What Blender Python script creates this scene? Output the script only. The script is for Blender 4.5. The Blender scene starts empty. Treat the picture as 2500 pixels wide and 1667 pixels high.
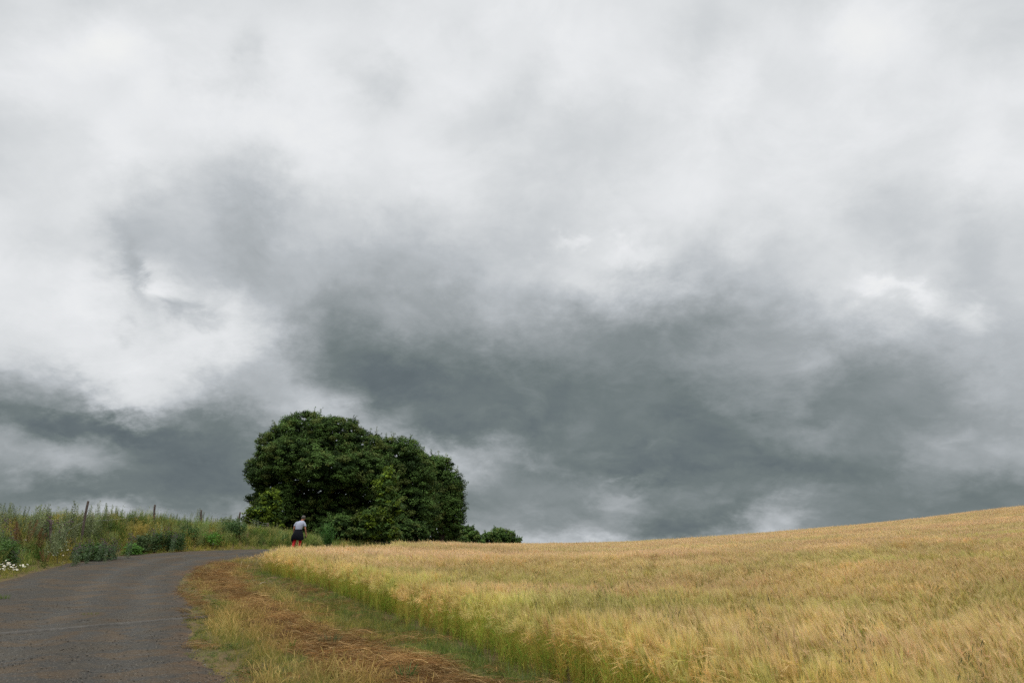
import bpy, math, random
import numpy as np
from mathutils import Vector, Matrix, Euler

R = math.radians
rng = np.random.default_rng(7)
scene = bpy.context.scene

# ------------------------------------------------------------------ camera
EYE = 1.6
FPX = 1944.0                                  # focal length in photograph pixels
PITCH = math.atan((1345 - 833.5) / FPX)
cam_d = bpy.data.cameras.new("camera")
cam = bpy.data.objects.new("camera", cam_d)
scene.collection.objects.link(cam)
cam.location = (0, 0, EYE)
cam.rotation_euler = (math.pi / 2 + PITCH, 0, 0)
cam_d.sensor_width = 36
cam_d.lens = 36 * FPX / 2500
cam_d.clip_start = 0.1
cam_d.clip_end = 3000
scene.camera = cam
CP, SP = math.cos(PITCH), math.sin(PITCH)


def at(px, py, Y):
    """the point at ground distance Y that the photograph shows at px, py"""
    a = (px - 1250) / FPX
    b = (833.5 - py) / FPX
    d = np.array([a, CP - b * SP, SP + b * CP])
    t = Y / d[1]
    return np.array([d[0] * t, Y, EYE + d[2] * t])


# ------------------------------------------------------------------ view, sun
scene.view_settings.view_transform = 'Standard'
scene.view_settings.look = 'None'
scene.view_settings.exposure = 0
scene.view_settings.gamma = 1
scene.render.engine = 'CYCLES'
scene.cycles.max_bounces = 6
scene.cycles.diffuse_bounces = 3
scene.cycles.transmission_bounces = 3
scene.cycles.use_denoising = False

SUN_EL, SUN_AZ = R(76), R(220)                # high overhead, veiled by thick cloud
sun_d = bpy.data.lights.new("sun", 'SUN')
sun_d.energy = 1.1
sun_d.angle = R(20)
sun_d.color = (1.0, 0.96, 0.88)
sun = bpy.data.objects.new("sun", sun_d)
scene.collection.objects.link(sun)
sdir = Vector((math.sin(SUN_AZ) * math.cos(SUN_EL), math.cos(SUN_AZ) * math.cos(SUN_EL), math.sin(SUN_EL)))
sun.rotation_euler = sdir.to_track_quat('Z', 'Y').to_euler()

# ------------------------------------------------------------------ cloudy sky (world)
SKY_ROWS = [0, 100, 200, 300, 400, 500, 600, 700, 800, 900, 1000, 1050, 1100, 1150, 1200, 1250, 1300, 1350]
SKY = """
217 221 221 221 222 224 220 228 226 227 226 232 230 227 230 231 240 222 216 216 204 233 240 222 220 196
220 231 240 239 229 227 240 239 234 231 234 227 231 236 240 240 240 213 215 224 233 240 237 231 219 222
227 238 232 226 238 235 213 238 237 200 240 235 229 224 237 240 219 224 240 240 231 234 237 232 240 236
217 222 230 240 240 240 236 233 233 240 232 216 223 229 219 211 222 230 224 230 235 230 228 212 240 240
211 217 229 227 230 215 222 233 233 226 237 240 212 214 203 224 236 226 229 229 240 236 220 227 235 240
229 222 221 209 216 190 182 197 209 228 220 224 210 201 216 226 235 231 232 237 222 214 210 229 224 211
222 220 222 192 192 191 177 189 196 197 192 202 205 189 233 215 219 231 198 205 218 212 206 201 198 218
233 234 239 227 201 203 182 178 181 168 168 169 195 201 195 194 197 175 200 200 219 227 222 209 192 209
231 220 228 227 232 224 226 181 134 153 156 161 154 160 173 161 138 138 150 172 177 191 195 198 203 198
191 211 229 223 224 225 205 177 141 110 113 114 124 131 128 135 147 142 154 159 154 140 159 166 176 181
127 133 144 212 191 145 149 181 177 135 120 124 123 115 127 124 120 124 132 132 131 139 141 149 161 172
165 112 117 109 118 121 128 180 182 161 129 124 124 124 125 126 125 121 114 137 146 134 141 148 166 162
156 167 150 132 110 114 122 151 156 175 193 160 141 134 129 123 121 118 126 118 136 127 135 170 160 174
142 161 163 129 116 111 122 132 150 155 177 178 160 132 119 116 119 120 119 130 119 127 138 130 154 159
121 123 122 110 143 118 121 127 142 144 151 134 127 134 144 153 151 118 121 136 144 128 133 126 124 138
138 152 176 188 130 146 148 151 154 163 172 146 140 155 139 164 124 134 120 178 143 127 129 130 136 130
160 166 165 174 171 180 184 186 200 201 214 161 173 130 166 145 129 119 148 182 150 146 138 135 126 132
202 196 199 199 202 197 198 205 205 204 203 220 207 214 216 222 187 175 208 207 186 160 144 140 143 146
"""
SKYL = np.array([[float(v) for v in r.split()] for r in SKY.strip().splitlines()])


def build_world():
    w = bpy.data.worlds.new("World")
    scene.world = w
    w.use_nodes = True
    nt = w.node_tree
    nt.nodes.clear()
    N, L = nt.nodes.new, nt.links.new

    def inp(sock, v):
        if isinstance(v, bpy.types.NodeSocket):
            L(v, sock)
        else:
            sock.default_value = v

    def m(op, a, b=0.0, c=0.0, clamp=False):
        n = N('ShaderNodeMath'); n.operation = op; n.use_clamp = clamp
        inp(n.inputs[0], a); inp(n.inputs[1], b)
        if len(n.inputs) > 2:
            inp(n.inputs[2], c)
        return n.outputs[0]

    def vm(op, a, b, out=0):
        n = N('ShaderNodeVectorMath'); n.operation = op
        inp(n.inputs[0], a); inp(n.inputs[1], b)
        return n.outputs['Value'] if op == 'DOT_PRODUCT' else n.outputs[0]

    tc = N('ShaderNodeTexCoord')
    d = tc.outputs['Generated']
    df = vm('DOT_PRODUCT', d, (0, CP, SP))
    du = vm('DOT_PRODUCT', d, (0, -SP, CP))
    sep = N('ShaderNodeSeparateXYZ'); L(d, sep.inputs[0])
    dx, dy, dz = sep.outputs
    dfc = m('MAXIMUM', df, 0.3)
    u = m('DIVIDE', dx, dfc)
    v = m('DIVIDE', du, dfc)
    # cloud-layer coordinates: flatter towards the horizon
    dzc = m('ADD', m('MAXIMUM', dz, 0.0), 0.50)
    comb = N('ShaderNodeCombineXYZ')
    L(m('DIVIDE', dx, dzc), comb.inputs[0]); L(m('DIVIDE', dy, dzc), comb.inputs[1])
    pl = comb.outputs[0]

    def noise(vec, sc, det, rough, off, dist=0.0):
        n = N('ShaderNodeTexNoise'); n.noise_dimensions = '3D'
        L(vm('ADD', vec, off), n.inputs['Vector'])
        n.inputs['Scale'].default_value = sc
        n.inputs['Detail'].default_value = det
        n.inputs['Roughness'].default_value = rough
        n.inputs['Distortion'].default_value = dist
        return n

    w1 = noise(pl, 5.5, 8.0, 0.62, (3.1, 1.7, 0.0), 0.3)
    s1 = N('ShaderNodeSeparateColor'); L(w1.outputs['Color'], s1.inputs[0])
    WA = 0.10
    # a little less warp low in the sky, where everything is flatter
    up = m('MINIMUM', m('ADD', m('MULTIPLY', m('MAXIMUM', dz, 0.0), 1.6), 0.55), 1.0)
    uu = m('ADD', u, m('MULTIPLY', m('SUBTRACT', s1.outputs[0], 0.5), WA))
    vv = m('ADD', v, m('MULTIPLY', m('MULTIPLY', m('SUBTRACT', s1.outputs[1], 0.5), WA * 0.85), up))
    w5 = noise(pl, 17.0, 6.0, 0.65, (6.3, 2.2, 4.0), 0.0)
    s5 = N('ShaderNodeSeparateColor'); L(w5.outputs['Color'], s5.inputs[0])
    uu = m('ADD', uu, m('MULTIPLY', m('SUBTRACT', s5.outputs[0], 0.5), 0.075))
    vv = m('ADD', vv, m('MULTIPLY', m('MULTIPLY', m('SUBTRACT', s5.outputs[1], 0.5), 0.065), up))
    px = m('ADD', m('MULTIPLY', uu, FPX / 2500), 0.5, clamp=True)
    py = m('SUBTRACT', 833.5 / 1350, m('MULTIPLY', vv, FPX / 1350), clamp=True)

    # the cloud cover as a sum of separable terms, each a pair of curves
    mean = SKYL.mean()
    U, S, Vt = np.linalg.svd(SKYL - mean, full_matrices=False)
    K = 9
    A = U[:, :K] * np.sqrt(S[:K]); B = (Vt[:K].T) * np.sqrt(S[:K])
    ypos = np.array(SKY_ROWS) / 1350.0
    xpos = np.linspace(0, 1, SKYL.shape[1])
    total = None
    for g in range(0, K, 3):
        vecs = []
        for M_, pos, fac in ((A, ypos, py), (B, xpos, px)):
            blk = M_[:, g:g + 3]
            lo = blk.min(0) - 0.01; hi = blk.max(0) + 0.01
            nrm = (blk - lo) / (hi - lo)
            rp = N('ShaderNodeValToRGB'); rp.color_ramp.interpolation = 'CARDINAL'
            el = rp.color_ramp.elements
            el[0].position = 0.0; el[1].position = 1.0
            for p in pos[1:-1]:
                el.new(float(p))
            for e, c in zip(el, nrm):
                e.color = (*[float(q) for q in c], 1)
            L(fac, rp.inputs[0])
            sc = vm('MULTIPLY', rp.outputs[0], tuple(float(q) for q in (hi - lo)))
            vecs.append(vm('ADD', sc, tuple(float(q) for q in lo)))
        dt = vm('DOT_PRODUCT', vecs[0], vecs[1])
        total = dt if total is None else m('ADD', total, dt)
    lum = m('ADD', total, float(mean))
    # named wisps: torn rags of cloud on the left, thin breaks on the right
    wn = noise(comb.outputs[0], 13.0, 6.0, 0.6, (0.2, 8.7, 0.0), 0.4)
    sw = N('ShaderNodeSeparateColor'); L(wn.outputs['Color'], sw.inputs[0])
    wu = m('ADD', u, m('MULTIPLY', m('SUBTRACT', sw.outputs[0], 0.5), 0.10))
    wv = m('ADD', v, m('MULTIPLY', m('SUBTRACT', sw.outputs[1], 0.5), 0.10))
    for (bx, by, rx, ry, ang, amp) in [
            (335, 690, 24, 75, 18, -34), (300, 795, 14, 26, 20, -14), (425, 765, 26, 26, 0, -30), (490, 755, 50, 20, 0, -22),
            (385, 700, 45, 60, 35, 30), (620, 115, 34, 34, 20, -12), (925, 200, 44, 30, 0, -12), (1250, 250, 70, 50, 20, -5),
            (2140, 705, 40, 20, 10, 22), (2250, 725, 60, 24, -20, 26), (2370, 770, 35, 30, -30, 22), (1400, 590, 30, 16, 0, 18),
            (1550, 610, 60, 22, -10, 16), (760, 960, 35, 50, 20, 10), (1130, 1300, 40, 20, 0, 8), (1905, 1285, 45, 22, 0, 12),
            (1500, 1215, 55, 22, -12, 18), (2330, 1080, 50, 16, 0, 12), (2440, 1110, 50, 20, 0, 8), (1240, 1110, 110, 22, -6, 16),
            (1550, 1180, 60, 16, 0, -12), (1850, 1130, 160, 18, -4, -10), (1985, 880, 40, 18, 0, 10), (200, 1110, 60, 14, 0, 6),
            (230, 110, 110, 42, 14, 10)]:
        cu, cv = (bx - 1250) / FPX, (833.5 - by) / FPX
        ca, sa = math.cos(R(ang)), math.sin(R(ang))
        du_, dv_ = m('SUBTRACT', wu, cu), m('SUBTRACT', wv, cv)
        a_ = m('ADD', m('MULTIPLY', du_, ca * FPX / rx), m('MULTIPLY', dv_, sa * FPX / rx))
        b_ = m('ADD', m('MULTIPLY', du_, -sa * FPX / ry), m('MULTIPLY', dv_, ca * FPX / ry))
        r2 = m('ADD', m('MULTIPLY', a_, a_), m('MULTIPLY', b_, b_))
        lum = m('ADD', lum, m('MULTIPLY', m('POWER', 2.718, m('MULTIPLY', r2, -0.7)), float(amp)))
    # ragged fine structure: noise folded through its own drift, drawn out along the wind
    wv_ = noise(pl, 3.0, 4.0, 0.5, (5.0, 2.0, 0.0), 0.0)
    drift = vm('ADD', pl, vm('MULTIPLY', vm('SUBTRACT', wv_.outputs['Color'], (0.5, 0.5, 0.5)), (0.22, 0.18, 0.0)))
    n2 = noise(drift, 6.5, 9.0, 0.62, (9.0, 4.0, 0.0), 0.1)
    n4 = noise(drift, 17.0, 7.0, 0.62, (1.0, 7.0, 3.0), 0.15)
    fold = m('ABSOLUTE', m('SUBTRACT', n2.outputs[0], 0.5))
    calm = m('MULTIPLY', m('SUBTRACT', 275.0, lum), 1.0 / 120.0, clamp=True)
    det = m('ADD', m('MULTIPLY', m('SUBTRACT', fold, 0.07), 55.0), m('MULTIPLY', m('SUBTRACT', n4.outputs[0], 0.5), 26.0))
    det = m('ADD', det, m('MULTIPLY', m('SUBTRACT', n2.outputs[0], 0.5), 34.0))
    lum = m('ADD', lum, m('MULTIPLY', det, m('ADD', m('MULTIPLY', calm, 0.5), 0.32)))
    lum = m('DIVIDE', lum, 255.0, clamp=True)
    col = N('ShaderNodeValToRGB')
    stops = [(80, (70, 80, 86)), (110, (100, 110, 114)), (123, (112, 122, 123)), (142, (134, 142, 144)), (165, (159, 165, 168)), (191, (186, 191, 195)),
             (221, (218, 221, 223)), (238, (233, 235, 237)), (252, (242, 243, 242))]

    def lin(c):
        c = c / 255
        return c / 12.92 if c <= 0.04045 else ((c + 0.055) / 1.055) ** 2.4
    el = col.color_ramp.elements
    el[0].position = stops[0][0] / 255; el[1].position = stops[-1][0] / 255
    for s, c in stops[1:-1]:
        el.new(s / 255)
    for e, (s, c) in zip(el, stops):
        e.color = (*[lin(q) for q in c], 1)
    L(lum, col.inputs[0])
    # the rest of the overcast sky, overhead and behind the camera
    far = N('ShaderNodeMapRange'); far.interpolation_type = 'SMOOTHSTEP'
    L(df, far.inputs[0]); far.inputs[1].default_value = 0.45; far.inputs[2].default_value = 0.74
    n3 = noise(pl, 1.5, 5.0, 0.55, (2.0, 6.0, 0.0), 0.3)
    over = N('ShaderNodeValToRGB')
    over.color_ramp.elements[0].position = 0.3; over.color_ramp.elements[0].color = (0.72, 0.77, 0.82, 1)
    over.color_ramp.elements[1].position = 0.7; over.color_ramp.elements[1].color = (1.75, 1.73, 1.68, 1)
    L(n3.outputs[0], over.inputs[0])
    grad = m('ADD', m('MULTIPLY', m('MAXIMUM', dz, 0.0), 1.6), 0.14)
    ovs = N('ShaderNodeVectorMath'); ovs.operation = 'SCALE'; L(over.outputs[0], ovs.inputs[0]); L(grad, ovs.inputs['Scale'])
    mix = N('ShaderNodeMix'); mix.data_type = 'RGBA'
    L(far.outputs[0], mix.inputs[0]); L(ovs.outputs[0], mix.inputs[6]); L(col.outputs[0], mix.inputs[7])
    sky = N('ShaderNodeTexSky'); sky.sky_type = 'NISHITA'; sky.sun_disc = False
    sky.sun_elevation = SUN_EL; sky.sun_rotation = SUN_AZ
    sky.air_density = 1.0; sky.dust_density = 2.0
    # blue sky light that still gets through the thinnest cloud
    bg1 = N('ShaderNodeBackground'); L(sky.outputs[0], bg1.inputs[0]); bg1.inputs[1].default_value = 0.1
    bg2 = N('ShaderNodeBackground'); L(mix.outputs[2], bg2.inputs[0]); bg2.inputs[1].default_value = 1.0
    ms = N('ShaderNodeMixShader'); ms.inputs[0].default_value = 0.985
    L(bg1.outputs[0], ms.inputs[1]); L(bg2.outputs[0], ms.inputs[2])
    out = N('ShaderNodeOutputWorld'); L(ms.outputs[0], out.inputs[0])


build_world()

# ------------------------------------------------------------------ land form
CTRL = []


def cpt(x, y, z):
    CTRL.append((x, y, z))


for x, y, z in [
        (-30, -20, 0), (0, -20, 0), (30, -20, 0.3), (-12, 0, 0), (0, 0, 0), (8, 0, 0.0), (-8, 5, 0), (6, 5, 0.0), (0, 11, 0), (-7, 11, 0), (8, 11, 0.15),
        (-12, 15, 0.1), (-2, 15, 0.1), (10, 15, 0.4), (12, 20, 0.7), (24, 40, 2.0), (37, 60, 3.4), (52, 85, 5.2), (68, 110, 5.6), (95, 150, 4.5),
        (1.5, 20, 0.2), (3, 40, 0.75), (4.6, 60, 1.2), (6, 80, 1.47), (8, 100, 1.1), (10, 140, -1.2),
        (-1.5, 20, 0.25), (-2.3, 31, 0.65), (-3.2, 42, 1.0), (-4.1, 55, 1.3), (-5.5, 75, 1.4), (-7.5, 100, 0.8), (-10, 140, -1.8),
        (5.7, 20, 0.4), (11.3, 40, 1.2), (17, 60, 1.85), (24, 85, 2.42), (31, 110, 2.2), (42, 150, 0.5),
        (19.5, 40, 1.65), (29, 60, 2.7), (41.5, 85, 3.95), (54, 110, 4.0), (73, 150, 2.5), (90, 60, 6.5), (60, 30, 3.6), (40, 10, 1.5),
        (-9.4, 32, 0.82), (-9, 35.5, 0.96), (-8, 40, 1.1), (-12.5, 36, 1.2), (-15, 42, 1.62), (-10.6, 41, 1.55), (-11.5, 44, 1.65), (-8, 48, 1.5),
        (-17, 27, 0.57), (-10.5, 25, 0.45), (-18.9, 36, 1.17), (-17, 20, 0.25), (-22, 12, 0.1), (-6.5, 18.5, 0.2), (-5, 31, 0.72),
        (-22, 43, 1.5), (-14, 60, 1.7), (-9, 72, 1.6), (-7, 80, 1.5), (-30, 35, 1.1), (-30, 60, 0.6), (-60, 60, -1), (-60, 20, -0.5), (-30, 100, -2), (-80, 150, -8), (0, 220, -8),
        (150, 220, -4), (-150, 220, -14), (160, 60, 5), (160, -40, 0), (-160, 0, -6), (0, 400, -18), (400, 400, -20), (-400, 400, -24), (400, 0, -6), (-400, 0, -16), (0, -300, -3)]:
    cpt(x, y, z)
CTRL = np.array(CTRL, float)


def _tps(r):
    return r ** 2 * np.log(r + 1e-9)


def _fit():
    P = CTRL[:, :2] / 50; n = len(P)
    K = _tps(np.linalg.norm(P[:, None] - P[None], axis=2)) + np.eye(n) * 2e-4
    Q = np.hstack([np.ones((n, 1)), P])
    A = np.block([[K, Q], [Q.T, np.zeros((3, 3))]])
    return np.linalg.solve(A, np.concatenate([CTRL[:, 2], np.zeros(3)]))


_W = _fit()

ROAD_L = np.array([(-13, -12), (-14, 4), (-15, 12), (-16, 20), (-17, 27), (-18, 31), (-18.9, 36), (-18.6, 38.5), (-17.5, 40.4), (-15.8, 42), (-13.9, 43),
                   (-12.2, 44.7), (-10.7, 48), (-8.8, 55), (-7, 65), (-4.5, 78), (-1, 95)], float)
ROAD_R = np.array([(-1.0, -12), (-1.3, 0), (-2.2, 5), (-3.55, 10.8), (-4.75, 13), (-5.8, 15.5), (-7.1, 18.8), (-8.4, 22), (-9.9, 25), (-11.4, 29), (-12.4, 33), (-12.6, 35.5),
                   (-11.9, 37.4), (-10.3, 39), (-8.6, 42.5), (-6.8, 48), (-5.2, 55), (-3.4, 64), (-.7, 77), (3, 95)], float)
CROP = np.array([(4.8, -3), (3.9, 0), (2.3, 5), (.36, 10.7), (-1.15, 14.6), (-3.3, 19.5), (-5.9, 25.5), (-8.6, 30), (-9.6, 32), (-9.5, 34.5), (-8.5, 37.6),
                 (-6.5, 43.5), (-4.7, 50), (-3.2, 57), (-1.4, 66), (1, 78), (4.5, 95), (20, 118), (80, 130), (120, 60), (60, -3)], float)


def resample(poly, n):
    seg = np.linalg.norm(np.diff(poly, axis=0), axis=1); s = np.concatenate([[0], np.cumsum(seg)])
    # catmull-rom through the points
    out = []
    for t in np.linspace(0, s[-1], n):
        i = min(np.searchsorted(s, t, side='right') - 1, len(seg) - 1)
        f = (t - s[i]) / seg[i]
        p0 = poly[max(i - 1, 0)]; p1 = poly[i]; p2 = poly[i + 1]; p3 = poly[min(i + 2, len(poly) - 1)]
        out.append(0.5 * ((2 * p1) + (-p0 + p2) * f + (2 * p0 - 5 * p1 + 4 * p2 - p3) * f ** 2 + (-p0 + 3 * p1 - 3 * p2 + p3) * f ** 3))
    return np.array(out)


RL, RR = resample(ROAD_L, 240), resample(ROAD_R, 240)


def vnoise(x, y, seed=0):
    x = np.asarray(x, float); y = np.asarray(y, float)
    xi, yi = np.floor(x).astype(np.int64), np.floor(y).astype(np.int64)
    fx, fy = x - xi, y - yi
    fx = fx * fx * (3 - 2 * fx); fy = fy * fy * (3 - 2 * fy)

    def h(a, b):
        n = (a * 374761393 + b * 668265263 + seed * 974634777) & 0xffffffff
        n = ((n ^ (n >> 13)) * 1274126177) & 0xffffffff
        return ((n ^ (n >> 16)) & 0xffff) / 65535.0
    return (h(xi, yi) * (1 - fx) + h(xi + 1, yi) * fx) * (1 - fy) + (h(xi, yi + 1) * (1 - fx) + h(xi + 1, yi + 1) * fx) * fy


def fbm(x, y, seed=0, o=4):
    v = 0; a = 0.5; t = 0
    for k in range(o):
        v = v + a * vnoise(np.asarray(x) * 2 ** k, np.asarray(y) * 2 ** k, seed + k); t += a; a *= 0.5
    return v / t


def inside(x, y, poly):
    x = np.asarray(x, float); y = np.asarray(y, float); r = np.zeros(x.shape, bool)
    n = len(poly)
    for i in range(n):
        x1, y1 = poly[i]; x2, y2 = poly[(i + 1) % n]
        if y1 == y2:
            continue
        c = ((y1 > y) != (y2 > y)) & (x < (x2 - x1) * (y - y1) / (y2 - y1) + x1)
        r ^= c
    return r


def pdist(x, y, poly):
    x = np.asarray(x, float); y = np.asarray(y, float); d = np.full(x.shape, 1e9)
    for a, b in zip(poly[:-1], poly[1:]):
        ab = b - a; t = np.clip(((x - a[0]) * ab[0] + (y - a[1]) * ab[1]) / (ab @ ab), 0, 1)
        d = np.minimum(d, np.hypot(x - a[0] - t * ab[0], y - a[1] - t * ab[1]))
    return d


ROADPOLY = np.vstack([RL[::3], RR[::-3]])
LEFTPOLY = np.vstack([ROAD_L, [(-1, 200), (-400, 200), (-400, -12)]])


def sstep(a, b, x):
    t = np.clip((x - a) / (b - a), 0, 1)
    return t * t * (3 - 2 * t)


def hz(x, y, micro=True):
    """height of the land"""
    x = np.asarray(x, float); y = np.asarray(y, float); sh = x.shape
    xf, yf = x.ravel(), y.ravel(); z = np.empty(len(xf)); P = CTRL[:, :2] / 50
    for i in range(0, len(xf), 20000):
        a, b = xf[i:i + 20000] / 50, yf[i:i + 20000] / 50
        r = np.hypot(a[:, None] - P[None, :, 0], b[:, None] - P[None, :, 1])
        z[i:i + 20000] = _tps(r) @ _W[:-3] + _W[-3] + _W[-2] * a + _W[-1] * b
    z = z.reshape(sh)
    left = inside(x, y, LEFTPOLY)
    d = np.where(left, pdist(x, y, ROAD_L), 0)
    bank = (1.05 + .45 * sstep(-16, -20, x)) * sstep(0.2, 3.6, d) * (1 - 0.75 * sstep(9, 25, d)) * sstep(56, 47, y) * sstep(6, 20, y)
    z = z + bank
    if micro:
        road = inside(x, y, ROADPOLY)
        z = z + np.where(road, 0.012, 0.05) * (fbm(x * 1.3, y * 1.3, 5) - 0.5) * np.where(np.hypot(x, y) < 120, 1, 0)
    return z


# ------------------------------------------------------------------ helpers for objects
def tag(o, label=None, cat=None, group=None, kind=None):
    if label: o['label'] = label
    if cat: o['category'] = cat
    if group: o['group'] = group
    if kind: o['kind'] = kind
    return o


def link(o, parent=None):
    scene.collection.objects.link(o)
    if parent: o.parent = parent
    return o


def empty(name, loc, rz=0.0):
    o = bpy.data.objects.new(name, None)
    o.location = loc; o.rotation_euler = (0, 0, rz); o.empty_display_size = 0.2
    return link(o)


def copy_tree(o, parent=None):
    c = o.copy(); scene.collection.objects.link(c); c.parent = parent
    for ch in [k for k in scene.objects if k.parent == o]:
        copy_tree(ch, c)
    return c


def unit(v):
    v = np.asarray(v, float)
    return v / (np.linalg.norm(v, axis=-1, keepdims=True) + 1e-12)


class MB:
    """collects shapes with a colour per vertex and builds one mesh"""
    def __init__(s):
        s.v = []; s.f = []; s.c = []; s.n = 0

    def add(s, v, f, c):
        v = np.asarray(v, float); s.v.append(v)
        c = np.asarray(c, float)
        s.c.append(np.broadcast_to(c, (len(v), 3)) if c.ndim == 1 else c)
        f = np.asarray(f) + s.n
        s.f.append(f); s.n += len(v)

    def ribbon(s, pts, widths, side, c0, c1=None):
        pts = np.asarray(pts, float); n = len(pts); widths = np.asarray(widths, float)
        side = unit(side)
        v = np.empty((2 * n, 3)); v[0::2] = pts - side * widths[:, None] / 2; v[1::2] = pts + side * widths[:, None] / 2
        f = [[2 * i, 2 * i + 1, 2 * i + 3, 2 * i + 2] for i in range(n - 1)]
        c0 = np.asarray(c0, float); c1 = c0 if c1 is None else np.asarray(c1, float)
        t = np.repeat(np.linspace(0, 1, n), 2)[:, None]
        s.add(v, f, c0 * (1 - t) + c1 * t)

    def blade(s, p, az, L, w, lean, c0, c1=None, n=4, droop=1.0, az2=None):
        """a grass blade or stem bending over as it rises"""
        t = np.linspace(0, 1, n + 1)
        ang = lean * (0.25 + droop * t)
        seg = L / n
        h = np.cumsum(np.concatenate([[0], np.sin(ang[1:]) * seg])); z = np.cumsum(np.concatenate([[0], np.cos(ang[1:]) * seg]))
        d = np.array([math.cos(az), math.sin(az), 0])
        pts = np.asarray(p)[None] + h[:, None] * d[None] + z[:, None] * np.array([0, 0, 1.0])
        a2 = rng.uniform(0, 2 * math.pi) if az2 is None else az2
        side = np.array([math.cos(a2), math.sin(a2), 0])
        s.ribbon(pts, w * (1 - 0.85 * t ** 1.5), side, c0, c1)
        return pts

    def leaves(s, c, nrm, size, col, asp=0.55):
        """many flat pointed leaves at once"""
        c = np.asarray(c, float); n = len(c)
        nrm = unit(nrm); r = rng.normal(size=(n, 3)); a = unit(np.cross(nrm, r)); b = np.cross(nrm, a)
        size = np.broadcast_to(np.asarray(size, float), (n,))[:, None]
        v = np.stack([c - a * size / 2, c + b * size * asp / 2 + nrm * size * 0.08, c + a * size / 2, c - b * size * asp / 2 + nrm * size * 0.08], 1).reshape(-1, 3)
        f = np.arange(4 * n).reshape(n, 4)
        col = np.broadcast_to(np.asarray(col, float), (n, 3))
        s.add(v, f, np.repeat(col, 4, axis=0))

    def tube(s, pts, rad, col, k=6, cap=True, col1=None):
        pts = np.asarray(pts, float); n = len(pts); rad = np.asarray(rad, float)
        if rad.ndim == 0: rad = np.full(n, float(rad))
        tan = unit(np.gradient(pts, axis=0))
        ref = np.array([0, 0, 1.0]) if abs(tan[0][2]) < 0.9 else np.array([1.0, 0, 0])
        a = unit(np.cross(tan, ref)); b = np.cross(tan, a)
        th = np.arange(k) * 2 * math.pi / k
        if rad.ndim == 1: rad = np.stack([rad, rad], 1)
        v = (pts[:, None] + a[:, None] * (np.cos(th)[None, :, None] * rad[:, 0][:, None, None]) + b[:, None] * (np.sin(th)[None, :, None] * rad[:, 1][:, None, None])).reshape(-1, 3)
        f = [[i * k + j, i * k + (j + 1) % k, (i + 1) * k + (j + 1) % k, (i + 1) * k + j] for i in range(n - 1) for j in range(k)]
        c0 = np.asarray(col, float); c1 = c0 if col1 is None else np.asarray(col1, float)
        t = np.repeat(np.linspace(0, 1, n), k)[:, None]
        cc = c0 * (1 - t) + c1 * t
        if cap:
            v = np.vstack([v, pts[0], pts[-1]]); cc = np.vstack([cc, c0, c1]); m0 = n * k
            f += [[(j + 1) % k, j, m0, m0] for j in range(k)] + [[(n - 1) * k + j, (n - 1) * k + (j + 1) % k, m0 + 1, m0 + 1] for j in range(k)]
        s.add(v, f, cc)

    def mesh(s, name, mat, smooth=False):
        v = np.vstack(s.v); c = np.vstack(s.c)
        fs = [np.asarray(f) for f in s.f]
        fl = np.vstack(fs)
        tri = fl[:, 2] == fl[:, 3]
        me = bpy.data.meshes.new(name)
        me.vertices.add(len(v)); me.vertices.foreach_set('co', v.astype(np.float32).ravel())
        q = fl[~tri]; t = fl[tri][:, :3]
        loops = np.concatenate([q.ravel(), t.ravel()]).astype(np.int32)
        starts = np.concatenate([np.arange(len(q)) * 4, len(q) * 4 + np.arange(len(t)) * 3]).astype(np.int32)
        me.loops.add(len(loops)); me.loops.foreach_set('vertex_index', loops)
        me.polygons.add(len(starts)); me.polygons.foreach_set('loop_start', starts)
        at_ = me.color_attributes.new('Col', 'FLOAT_COLOR', 'POINT')
        at_.data.foreach_set('color', np.hstack([np.clip(c, 0, 1), np.ones((len(c), 1))]).astype(np.float32).ravel())
        me.update(calc_edges=True); me.validate()
        if smooth: me.polygons.foreach_set('use_smooth', np.ones(len(me.polygons), bool))
        me.materials.append(mat)
        return me

    def build(s, name, mat, parent=None, smooth=False):
        return link(bpy.data.objects.new(name, s.mesh(name, mat, smooth)), parent)


# ------------------------------------------------------------------ materials
def new_mat(name):
    m = bpy.data.materials.new(name); m.use_nodes = True
    nt = m.node_tree; nt.nodes.clear()
    out = nt.nodes.new('ShaderNodeOutputMaterial')
    return m, nt, nt.nodes.new, nt.links.new, out


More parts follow.
